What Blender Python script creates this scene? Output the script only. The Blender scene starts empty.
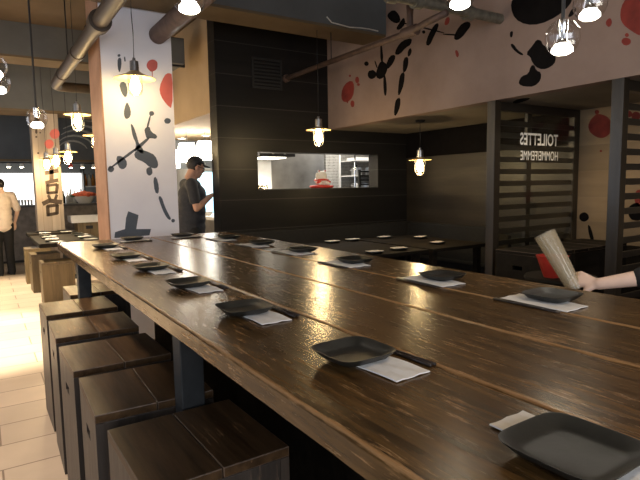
import bpy, bmesh, math, random
from mathutils import Vector, Matrix
random.seed(7)
SC = bpy.context.scene
COL = SC.collection
PI = math.pi

# ------------------------------------------------------------------ materials
def new_mat(name):
    m = bpy.data.materials.new(name); m.use_nodes = True
    nt = m.node_tree
    return m, nt, nt.nodes['Principled BSDF']

def plain(name, col, rough=.5, metal=0., var=.12, scale=12., bump=0., coat=0., emit=None, es=0., spec=None):
    """solid colour with slight procedural mottling"""
    m, nt, b = new_mat(name)
    tc = nt.nodes.new('ShaderNodeTexCoord')
    n = nt.nodes.new('ShaderNodeTexNoise'); n.inputs['Scale'].default_value = scale; n.inputs['Detail'].default_value = 5
    nt.links.new(tc.outputs['Object'], n.inputs['Vector'])
    r = nt.nodes.new('ShaderNodeValToRGB')
    r.color_ramp.elements[0].position = .3; r.color_ramp.elements[1].position = .7
    r.color_ramp.elements[0].color = [max(0, c*(1-var)) for c in col] + [1]
    r.color_ramp.elements[1].color = [min(1, c*(1+var)) for c in col] + [1]
    nt.links.new(n.outputs['Fac'], r.inputs['Fac'])
    nt.links.new(r.outputs['Color'], b.inputs['Base Color'])
    b.inputs['Roughness'].default_value = rough; b.inputs['Metallic'].default_value = metal
    b.inputs['Coat Weight'].default_value = coat
    if spec is not None: b.inputs['Specular IOR Level'].default_value = spec
    if bump:
        bp = nt.nodes.new('ShaderNodeBump'); bp.inputs['Strength'].default_value = bump; bp.inputs['Distance'].default_value = .01
        nt.links.new(n.outputs['Fac'], bp.inputs['Height']); nt.links.new(bp.outputs['Normal'], b.inputs['Normal'])
    if emit:
        b.inputs['Emission Color'].default_value = (*emit, 1); b.inputs['Emission Strength'].default_value = es
    return m

def wood(name, dark, light, axis='y', scale=6., rough=.4, rvar=.15, bump=.15, worn=None, worn_amt=.0, edge=False, seam=None, seam_col=(.01, .01, .01), coat=0., spec=.5, tint=None):
    """stretched-noise wood grain along an axis; worn: colour of rubbed streaks; seam: (axis, pitch) board joints"""
    m, nt, b = new_mat(name); L = nt.links.new; N = nt.nodes.new
    tc = N('ShaderNodeTexCoord'); mp = N('ShaderNodeMapping')
    s = [scale]*3; s['xyz'.index(axis)] = scale*.09
    mp.inputs['Scale'].default_value = s
    oi = N('ShaderNodeObjectInfo'); mul = N('ShaderNodeVectorMath'); mul.operation = 'ADD'
    mm = N('ShaderNodeMath'); mm.operation = 'MULTIPLY'; mm.inputs[1].default_value = 9.
    L(oi.outputs['Random'], mm.inputs[0])
    L(tc.outputs['Object'], mul.inputs[0]); L(mm.outputs[0], mul.inputs[1])
    L(mul.outputs[0], mp.inputs['Vector'])
    n = N('ShaderNodeTexNoise'); n.inputs['Scale'].default_value = 3.; n.inputs['Detail'].default_value = 8; n.inputs['Roughness'].default_value = .65; n.inputs['Distortion'].default_value = .4
    L(mp.outputs[0], n.inputs['Vector'])
    r = N('ShaderNodeValToRGB'); r.color_ramp.elements[0].position = .32; r.color_ramp.elements[1].position = .7
    r.color_ramp.elements[0].color = (*dark, 1); r.color_ramp.elements[1].color = (*light, 1)
    L(n.outputs['Fac'], r.inputs['Fac'])
    col = r.outputs['Color']
    def mix(fac, a, bcol):
        x = N('ShaderNodeMix'); x.data_type = 'RGBA'
        L(fac, x.inputs['Factor']); L(a, x.inputs['A'])
        if isinstance(bcol, tuple): x.inputs['B'].default_value = (*bcol, 1)
        else: L(bcol, x.inputs['B'])
        return x.outputs['Result']
    n2 = N('ShaderNodeTexNoise'); n2.inputs['Scale'].default_value = 9.; n2.inputs['Detail'].default_value = 6; n2.inputs['Roughness'].default_value = .7
    L(mp.outputs[0], n2.inputs['Vector'])
    n3 = N('ShaderNodeTexNoise'); n3.inputs['Scale'].default_value = 3.2; n3.inputs['Detail'].default_value = 4
    L(mul.outputs[0], n3.inputs['Vector'])
    if worn:
        a = N('ShaderNodeMath'); a.operation = 'MULTIPLY'; L(n2.outputs['Fac'], a.inputs[0]); L(n3.outputs['Fac'], a.inputs[1])
        wr = N('ShaderNodeMapRange'); wr.inputs['From Min'].default_value = .37-worn_amt; wr.inputs['From Max'].default_value = .45-worn_amt; wr.inputs['To Max'].default_value = .75
        L(a.outputs[0], wr.inputs['Value'])
        col = mix(wr.outputs['Result'], col, worn)
        if edge:
            at = N('ShaderNodeAttribute'); at.attribute_name = 'edge_wear'
            ad = N('ShaderNodeMath'); ad.operation = 'MULTIPLY_ADD'; ad.inputs[1].default_value = .9
            L(at.outputs['Fac'], ad.inputs[0]); L(n2.outputs['Fac'], ad.inputs[2])
            er = N('ShaderNodeMapRange'); er.inputs['From Min'].default_value = 1.0; er.inputs['From Max'].default_value = 1.22
            L(ad.outputs[0], er.inputs['Value'])
            col = mix(er.outputs['Result'], col, worn)
    height = n.outputs['Fac']
    if seam:
        ax, pitch, off, wdt = seam
        sx = N('ShaderNodeSeparateXYZ'); L(tc.outputs['Object'], sx.inputs[0])
        o = N('ShaderNodeMath'); o.operation = 'ADD'; o.inputs[1].default_value = 50*pitch - off; L(sx.outputs['xyz'.index(ax)], o.inputs[0])
        md = N('ShaderNodeMath'); md.operation = 'MODULO'; md.inputs[1].default_value = pitch; L(o.outputs[0], md.inputs[0])
        lt = N('ShaderNodeMath'); lt.operation = 'LESS_THAN'; lt.inputs[1].default_value = wdt; L(md.outputs[0], lt.inputs[0])
        # board to board tone
        dv = N('ShaderNodeMath'); dv.operation = 'DIVIDE'; dv.inputs[1].default_value = pitch; L(o.outputs[0], dv.inputs[0])
        fl = N('ShaderNodeMath'); fl.operation = 'FLOOR'; L(dv.outputs[0], fl.inputs[0])
        wn = N('ShaderNodeTexWhiteNoise'); wn.noise_dimensions = '1D'; L(fl.outputs[0], wn.inputs['W'])
        hv = N('ShaderNodeHueSaturation'); mr = N('ShaderNodeMapRange'); mr.inputs['To Min'].default_value = .75; mr.inputs['To Max'].default_value = 1.25
        L(wn.outputs['Value'], mr.inputs['Value']); L(mr.outputs['Result'], hv.inputs['Value']); L(col, hv.inputs['Color'])
        col = mix(lt.outputs[0], hv.outputs['Color'], seam_col)
    L(col, b.inputs['Base Color'])
    rr = N('ShaderNodeMapRange'); rr.inputs['To Min'].default_value = max(.05, rough-rvar); rr.inputs['To Max'].default_value = rough+rvar
    L(n2.outputs['Fac'], rr.inputs['Value']); L(rr.outputs['Result'], b.inputs['Roughness'])
    b.inputs['Coat Weight'].default_value = coat; b.inputs['Coat Roughness'].default_value = .15
    b.inputs['Specular IOR Level'].default_value = spec
    if tint: b.inputs['Specular Tint'].default_value = (*tint, 1)
    bp = N('ShaderNodeBump'); bp.inputs['Strength'].default_value = bump; bp.inputs['Distance'].default_value = .006
    L(height, bp.inputs['Height']); L(bp.outputs['Normal'], b.inputs['Normal'])
    return m

def emission(name, col, strength):
    m, nt, b = new_mat(name)
    b.inputs['Base Color'].default_value = (*[min(1, c) for c in col], 1)
    b.inputs['Emission Color'].default_value = (*col, 1); b.inputs['Emission Strength'].default_value = strength
    return m

def glass(name, tint=(1, 1, 1), gloss=.12, rough=.02, milk=None):
    m = bpy.data.materials.new(name); m.use_nodes = True; nt = m.node_tree; nt.nodes.clear(); L = nt.links.new; N = nt.nodes.new
    o = N('ShaderNodeOutputMaterial'); t = N('ShaderNodeBsdfTransparent'); g = N('ShaderNodeBsdfGlossy'); mx = N('ShaderNodeMixShader'); fr = N('ShaderNodeLayerWeight')
    t.inputs['Color'].default_value = (*tint, 1); g.inputs['Roughness'].default_value = rough; fr.inputs['Blend'].default_value = .5; pw = N('ShaderNodeMath'); pw.operation = 'POWER'; pw.inputs[1].default_value = 4.; L(fr.outputs['Facing'], pw.inputs[0])
    ad = N('ShaderNodeMath'); ad.operation = 'ADD'; ad.use_clamp = True; ad.inputs[1].default_value = gloss
    L(pw.outputs[0], ad.inputs[0]); L(ad.outputs[0], mx.inputs['Fac']); L(t.outputs[0], mx.inputs[1]); L(g.outputs[0], mx.inputs[2]); last = mx.outputs[0]
    if milk:
        df = N('ShaderNodeBsdfDiffuse'); df.inputs['Color'].default_value = (*milk, 1); m2 = N('ShaderNodeMixShader'); m2.inputs['Fac'].default_value = .27
        L(last, m2.inputs[1]); L(df.outputs[0], m2.inputs[2]); last = m2.outputs[0]
    L(last, o.inputs['Surface'])
    return m

def tiles(name, base, grout, bw, bh, mortar=.004, rough=.35, vary=.1, mosaic=False):
    m, nt, b = new_mat(name); L = nt.links.new; N = nt.nodes.new
    tc = N('ShaderNodeTexCoord'); mp = N('ShaderNodeMapping')
    if mosaic: mp.inputs['Rotation'].default_value = (PI/2, 0, 0)
    L(tc.outputs['Object'], mp.inputs['Vector'])
    br = N('ShaderNodeTexBrick'); br.inputs['Scale'].default_value = 1.; br.inputs['Brick Width'].default_value = bw; br.inputs['Row Height'].default_value = bh
    br.inputs['Mortar Size'].default_value = mortar; br.inputs['Mortar Smooth'].default_value = .1
    br.inputs['Color1'].default_value = (*[c*(1-vary) for c in base], 1); br.inputs['Color2'].default_value = (*[min(1, c*(1+vary)) for c in base], 1)
    br.inputs['Mortar'].default_value = (*grout, 1)
    if mosaic: br.offset = 0.
    L(mp.outputs[0], br.inputs['Vector'])
    n = N('ShaderNodeTexNoise'); n.inputs['Scale'].default_value = 4.; n.inputs['Detail'].default_value = 6; L(tc.outputs['Object'], n.inputs['Vector'])
    hv = N('ShaderNodeHueSaturation'); mr = N('ShaderNodeMapRange'); mr.inputs['To Min'].default_value = .82; mr.inputs['To Max'].default_value = 1.15
    L(n.outputs['Fac'], mr.inputs['Value']); L(mr.outputs['Result'], hv.inputs['Value']); L(br.outputs['Color'], hv.inputs['Color'])
    L(hv.outputs['Color'], b.inputs['Base Color']); b.inputs['Roughness'].default_value = rough
    bp = N('ShaderNodeBump'); bp.inputs['Strength'].default_value = .3; bp.inputs['Distance'].default_value = .003; bp.invert = True
    L(br.outputs['Fac'], bp.inputs['Height']); L(bp.outputs['Normal'], b.inputs['Normal'])
    return m

def plaster(name, c1, c2, scale=1.6, rough=.8):
    m, nt, b = new_mat(name); L = nt.links.new; N = nt.nodes.new
    tc = N('ShaderNodeTexCoord'); n = N('ShaderNodeTexNoise'); n.inputs['Scale'].default_value = scale; n.inputs['Detail'].default_value = 7; n.inputs['Roughness'].default_value = .6
    L(tc.outputs['Object'], n.inputs['Vector'])
    r = N('ShaderNodeValToRGB'); r.color_ramp.elements[0].position = .35; r.color_ramp.elements[1].position = .68
    r.color_ramp.elements[0].color = (*c1, 1); r.color_ramp.elements[1].color = (*c2, 1)
    L(n.outputs['Fac'], r.inputs['Fac']); L(r.outputs['Color'], b.inputs['Base Color']); b.inputs['Roughness'].default_value = rough
    b.inputs['Specular IOR Level'].default_value = .25
    bp = N('ShaderNodeBump'); bp.inputs['Strength'].default_value = .12; bp.inputs['Distance'].default_value = .01
    L(n.outputs['Fac'], bp.inputs['Height']); L(bp.outputs['Normal'], b.inputs['Normal'])
    return m

M = {}
M['table'] = wood('table_wood', (.022, .0115, .0045), (.145, .078, .026), 'y', 13., .25, .10, .09, worn=(.33, .185, .08), worn_amt=.062, edge=True, spec=.5, tint=(1., .80, .50))  # specular tint puts the warm lamps' golden sheen into the varnish
M['table_edge'] = M['table']
M['stool'] = wood('stool_dark_wood', (.024, .0125, .006), (.095, .053, .024), 'y', 7., .42, .12, .2, worn=(.24, .14, .07), worn_amt=.02, spec=.25, tint=(1., .85, .65))
M['stool_side'] = wood('stool_side_wood', (.018, .014, .011), (.060, .045, .034), 'z', 6., .45, .12, .2, worn=(.18, .12, .08), worn_amt=-.02)
M['pale_stool'] = wood('pale_stool_wood', (.11, .075, .032), (.20, .14, .065), 'z', 6., .5, .1, .2)
M['pale_stool_top'] = wood('pale_stool_top_wood', (.09, .06, .026), (.17, .115, .055), 'y', 6., .45, .1, .2)
M['worn_edge'] = wood('worn_edge_wood', (.03, .02, .013), (.17, .11, .07), 'y', 14., .45, .1, .2)
M['steel_leg'] = plain('blue_grey_steel', (.026, .029, .031), .5, .3, .25, 18)
M['plate'] = plain('black_stoneware', (.013, .0135, .0115), .42, 0, .2, 60, .05, spec=.5)
M['napkin'] = plain('white_paper', (.75, .73, .70), .85, 0, .04, 30, .1)
M['chopstick'] = plain('black_lacquer', (.018, .012, .010), .28)
M['floor'] = tiles('floor_tile', (.50, .39, .29), (.20, .14, .10), .6, .3, .005, .38, .09)
M['dark_board'] = wood('dark_wall_boards', (.0075, .007, .0068), (.0135, .0125, .0118), 'x', 3., .42, .08, .1, spec=.3, seam=('z', .35, .20, .008), seam_col=(.045, .042, .039))
M['dark_board_y'] = wood('alcove_wall_boards', (.015, .0115, .0075), (.036, .028, .0185), 'y', 3., .45, .1, .15, seam=('z', .175, .02, .006), seam_col=(.02, .016, .012))
M['black_upholstery'] = plain('black_upholstery', (.008, .008, .008), .8, 0, .3, 30, .1)
M['plaster_mural'] = plaster('mural_plaster', (.235, .168, .138), (.305, .225, .188))
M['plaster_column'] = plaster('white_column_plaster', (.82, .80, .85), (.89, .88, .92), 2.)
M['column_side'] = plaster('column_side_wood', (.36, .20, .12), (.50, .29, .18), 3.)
M['soffit'] = plaster('soffit_plaster', (.20, .175, .14), (.26, .23, .185))
M['beige_wall'] = wood('beige_wall_boards', (.26, .18, .10), (.33, .235, .14), 'y', 2., .7, .1, .1, seam=('z', .25, .0, .004), seam_col=(.25, .18, .11))
M['passage_plaster'] = plaster('passage_plaster', (.34, .25, .15), (.42, .31, .19))
M['ceiling'] = plaster('brown_ceiling', (.095, .065, .037), (.135, .095, .056))
M['beam'] = plaster('grey_beam', (.105, .108, .105), (.14, .143, .14))
M['beam_under'] = plaster('beam_underside', (.12, .086, .05), (.165, .12, .07))
M['pipe'] = plain('painted_pipe', (.052, .033, .017), .5, .1, .2, 6)
M['rust_pipe'] = plain('rusty_pipe', (.11, .07, .055), .6, .3, .3, 14, .2)
M['galv'] = plain('galvanised_conduit', (.20, .19, .15), .5, .6, .3, 20, .2)
M['iron'] = plain('dark_iron', (.02, .02, .02), .5, .4)
M['steel'] = plain('brushed_steel', (.55, .55, .55), .32, .9, .1, 8)
M['chrome'] = plain('chrome', (.8, .8, .8), .12, 1., .03)
M['screen_wood'] = wood('screen_dark_wood', (.014, .011, .008), (.032, .025, .018), 'x', 5., .35, .12, .2)
M['post_wood'] = wood('post_dark_wood', (.016, .012, .008), (.040, .030, .019), 'z', 5., .33, .12, .2)
M['cab_wood'] = wood('box_dark_wood', (.010, .008, .006), (.024, .019, .013), 'x', 5., .75, .1, .2, spec=.12)
M['glass'] = glass('clear_glass')
M['pane'] = glass('pane_glass', (.93, .95, .94), .02)
M['lamp_glass'] = glass('lamp_glass', (1, .97, .9), .06)
M['tumbler'] = glass('ribbed_plastic', (.86, .82, .70), .08, .25, (.80, .68, .48))
M['letter'] = plain('white_vinyl', (.80, .79, .75), .6, 0, .02)
M['shade'] = plain('enamel_shade', (.72, .52, .26), .35, .2, .1)
M['shade_top'] = plain('steel_socket', (.35, .34, .33), .3, .9, .1)
M['cord'] = plain('black_cord', (.015, .015, .016), .6)
M['bulb'] = emission('warm_bulb', (1., .78, .42), 80.)
M['led'] = emission('led_face', (1., .96, .86), 9.)
M['ink'] = plain('black_ink_paint', (.007, .006, .006), .9, 0, .2, spec=.08)
M['ink_grey'] = plain('blue_grey_paint', (.085, .10, .125), .7, 0, .12, 6)
M['ink_red'] = plain('red_paint', (.20, .024, .016), .8, 0, .25, 10)
M['ink_pink'] = plain('coral_red_paint', (.58, .13, .11), .7, 0, .1, 10)
M['ink_brown'] = plain('brown_brush_paint', (.055, .035, .022), .7, 0, .15)
M['banner'] = wood('pale_plank_pillar', (.30, .245, .19), (.40, .33, .26), 'z', 3., .7, .1, .1, seam=('x', .125, .0, .004), seam_col=(.2, .14, .09))
M['skin'] = plain('skin', (.50, .29, .20), .5, 0, .05, 20, spec=.35)
M['pale_skin'] = plain('pale_skin', (.80, .56, .43), .5, 0, .05, 20, spec=.35)
M['navy_shirt'] = plain('dark_grey_shirt', (.026, .028, .034), .85, 0, .15, 30)
M['black_cloth'] = plain('black_cloth', (.012, .012, .013), .9, 0, .2, 30)
M['cream_shirt'] = plain('cream_shirt', (.84, .72, .60), .85, 0, .05, 20)
M['hair'] = plain('black_hair', (.012, .010, .009), .5, 0, .3, 60)
M['cap'] = plain('black_cap', (.015, .015, .017), .8)
M['white_cloth'] = plain('white_cloth', (.78, .76, .72), .85, 0, .05)
M['red'] = plain('red_glaze', (.55, .045, .03), .35, 0, .15)
M['coral'] = plain('coral_food', (.80, .16, .07), .6, 0, .25, 40, .2)
M['white_gloss'] = plain('white_ceramic', (.78, .77, .74), .25, 0, .03)
M['white_wall'] = plain('white_enamel_wall', (.22, .24, .26), .4, 0, .04)
M['stain'] = plain('stainless_sheet', (.34, .325, .30), .32, .75, .3, 3)
M['mosaic'] = tiles('mosaic_tile', (.14, .135, .12), (.60, .58, .54), .024, .024, .004, .3, .6, True)
M['backbar'] = emission('backlit_white_panel', (1., .97, .92), 2.6)
M['blue_lit'] = emission('blue_lit_panel', (.45, .78, .95), 1.6)
M['chalk'] = plain('slate_blue_board', (.07, .085, .105), .8, 0, .15, 3)
M['chalk_line'] = plain('chalk', (.30, .32, .34), .9)
M['bar_front'] = plain('bar_front_grey', (.16, .14, .12), .6, 0, .3, 9)
M['bar_top'] = plain('bar_top_dark', (.06, .055, .05), .3, 0, .1)
M['bottle'] = plain('dark_bottle', (.02, .03, .02), .1, 0, .2)
M['bottle_clear'] = plain('pale_bottle', (.60, .60, .56), .15, 0, .1)
M['amber'] = plain('amber_bottle', (.35, .15, .03), .12, 0, .1)
M['green'] = plain('green_leaf', (.05, .12, .03), .6, 0, .3)
M['vent'] = plain('vent_black', (.022, .022, .022), .5, .3)
M['white_wire'] = plain('white_wire', (.62, .60, .54), .6)
M['heat_lamp'] = emission('lit_white_lamp', (1., .94, .82), 20.)
M['hood_lamp'] = emission('hood_strip_lamp', (1., .92, .76), 5.)
M['downlight'] = emission('downlight_face', (1., .90, .68), 25.)
M['dark_window'] = plain('frame_dark', (.03, .03, .03), .5)

# ------------------------------------------------------------------ mesh helpers
def box(bm, x0, x1, y0, y1, z0, z1, bev=0., bmat=-1):
    r = bmesh.ops.create_cube(bm, size=1.)
    vs = r['verts']
    for v in vs:
        v.co = Vector(((x0+x1)/2 + v.co.x*(x1-x0), (y0+y1)/2 + v.co.y*(y1-y0), (z0+z1)/2 + v.co.z*(z1-z0)))
    if bev:
        es = list({e for v in vs for e in v.link_edges})
        bmesh.ops.bevel(bm, geom=es, offset=bev, segments=2, affect='EDGES', profile=.6, material=bmat)

def tube(bm, p0, p1, r0, r1=None, seg=14, cap=True):
    r1 = r0 if r1 is None else r1
    p0, p1 = Vector(p0), Vector(p1); d = p1-p0
    q = d.to_track_quat('Z', 'Y').to_matrix().to_4x4()
    bmesh.ops.create_cone(bm, cap_ends=cap, segments=seg, radius1=r0, radius2=r1, depth=d.length, matrix=Matrix.Translation((p0+p1)/2) @ q)

def poly_tube(bm, pts, r, seg=10):
    """one continuous tube through the points"""
    pts = [Vector(p) for p in pts]; rings = []
    up = Vector((0, 0, 1))
    for i, p in enumerate(pts):
        t = (pts[min(i+1, len(pts)-1)] - pts[max(i-1, 0)]).normalized()
        a = t.cross(up)
        if a.length < 1e-3: a = t.cross(Vector((1, 0, 0)))
        a.normalize(); b = t.cross(a).normalized()
        rr = r[i] if isinstance(r, (list, tuple)) else r
        rings.append([bm.verts.new(p + a*math.cos(2*PI*k/seg)*rr + b*math.sin(2*PI*k/seg)*rr) for k in range(seg)])
    for A, B in zip(rings, rings[1:]):
        for k in range(seg): bm.faces.new((A[k], A[(k+1) % seg], B[(k+1) % seg], B[k]))
    bm.faces.new(rings[0][::-1]); bm.faces.new(rings[-1])
    bmesh.ops.recalc_face_normals(bm, faces=bm.faces[:])

def lathe(bm, prof, seg=24, c=(0, 0, 0), n=None):
    """profile of (radius, z) turned about z; n = superellipse exponent for a squarish section"""
    rings = []
    for r, z in prof:
        if r < 1e-5: rings.append([bm.verts.new((c[0], c[1], c[2]+z))]); continue
        ring = []
        for k in range(seg):
            a = 2*PI*(k+.5)/seg; ca, sa = math.cos(a), math.sin(a)
            q = 1. if n is None else 1./((abs(ca)**n + abs(sa)**n)**(1./n))
            ring.append(bm.verts.new((c[0]+r*q*ca, c[1]+r*q*sa, c[2]+z)))
        rings.append(ring)
    for A, B in zip(rings, rings[1:]):
        for k in range(seg):
            k2 = (k+1) % seg
            if len(A) == 1 and len(B) == 1: continue
            if len(A) == 1: bm.faces.new((A[0], B[k], B[k2]))
            elif len(B) == 1: bm.faces.new((A[k], A[k2], B[0]))
            else: bm.faces.new((A[k], A[k2], B[k2], B[k]))
    bmesh.ops.recalc_face_normals(bm, faces=bm.faces[:])

def ball(bm, c, r, seg=16, rot=None):
    r = r if isinstance(r, (tuple, list)) else (r, r, r)
    m = Matrix.Translation(c) @ (rot or Matrix.Identity(4)) @ Matrix.Diagonal((*r, 1))
    bmesh.ops.create_uvsphere(bm, u_segments=seg, v_segments=max(6, seg*2//3), radius=1, matrix=m)

def B(fn=None, *a, **k):
    bm = bmesh.new()
    if fn: fn(bm, *a, **k)
    return bm

def obj(name, bm, mat, parent=None, smooth=False, off=None):
    """links the bmesh as ONE mesh object; off: world position of the thing the geometry was written around"""
    if off is not None: bmesh.ops.translate(bm, vec=-Vector(off), verts=bm.verts[:])
    me = bpy.data.meshes.new(name); bm.to_mesh(me); bm.free()
    for mm in (mat if isinstance(mat, (list, tuple)) else [mat]): me.materials.append(mm)
    if smooth:
        for p in me.polygons: p.use_smooth = True
        if smooth == 'auto':
            me.set_sharp_from_angle(angle=math.radians(35))
    o = bpy.data.objects.new(name, me); COL.objects.link(o)
    if parent: o.parent = parent
    return o

def tag(o, label, cat, group=None):
    o['label'] = label; o['category'] = cat
    if group: o['group'] = group
    return o

def thing(name, label, cat, loc=(0, 0, 0), rz=0., group=None):
    o = bpy.data.objects.new(name, None); COL.objects.link(o); o.location = loc; o.rotation_euler = (0, 0, rz); o.empty_display_size = .1
    return tag(o, label, cat, group)

def struct(name, bm, mat, parent=None, smooth=False):
    o = obj(name, bm, mat, parent, smooth)
    if not parent: o['kind'] = 'structure'
    return o

def copy_tree(o, parent=None):
    c = o.copy(); COL.objects.link(c)
    if parent: c.parent = parent
    for ch in list(o.children): copy_tree(ch, c)
    return c

def again(proto, loc, rz=0., label=None, group=None):
    c = copy_tree(proto); c.location = loc; c.scale = (1, 1, 1); c.rotation_euler = (0, 0, rz)
    if label: c['label'] = label
    if group: c['group'] = group
    return c

def light(name, kind, loc, energy, col, parent=None, size=.05, rot=None, spot=None, blend=.5):
    d = bpy.data.lights.new(name, kind); d.energy = energy; d.color = col
    if kind == 'AREA':
        d.shape = 'RECTANGLE'; d.size, d.size_y = size
    else: d.shadow_soft_size = size
    if kind == 'SPOT': d.spot_size = spot; d.spot_blend = blend
    o = bpy.data.objects.new(name, d); COL.objects.link(o); o.location = loc
    if rot: o.rotation_euler = rot
    if parent: o.parent = parent
    return o

def chaikin(pts, n=2):
    for _ in range(n):
        q = []
        for i in range(len(pts)):
            a, b = pts[i], pts[(i+1) % len(pts)]
            q += [(a[0]*.75+b[0]*.25, a[1]*.75+b[1]*.25), (a[0]*.25+b[0]*.75, a[1]*.25+b[1]*.75)]
        pts = q
    return pts

def splashes(data, place, normal, parent, names, clip=None):
    """paint marks: each a thin raised film lying on its wall"""
    for c, pts in data:
        nm, mat = names[c]
        p = pts if c in 'bG' else chaikin(pts, 1)
        if c not in 'bG':
            mx_, my_ = sum(q[0] for q in p)/len(p), sum(q[1] for q in p)/len(p); p = [(mx_+(q[0]-mx_)*1.13, my_+(q[1]-my_)*1.13) for q in p]
        if clip: p = [clip(q) for q in p]
        bm = bmesh.new()
        lo = [bm.verts.new(place(q)) for q in p]
        f = bm.faces.new(lo)
        r = bmesh.ops.extrude_face_region(bm, geom=[f])
        bmesh.ops.translate(bm, vec=Vector(normal)*.0015, verts=[v for v in r['geom'] if isinstance(v, bmesh.types.BMVert)])
        bmesh.ops.recalc_face_normals(bm, faces=bm.faces[:])
        o = obj(nm, bm, mat, parent, off=parent.location)

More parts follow.
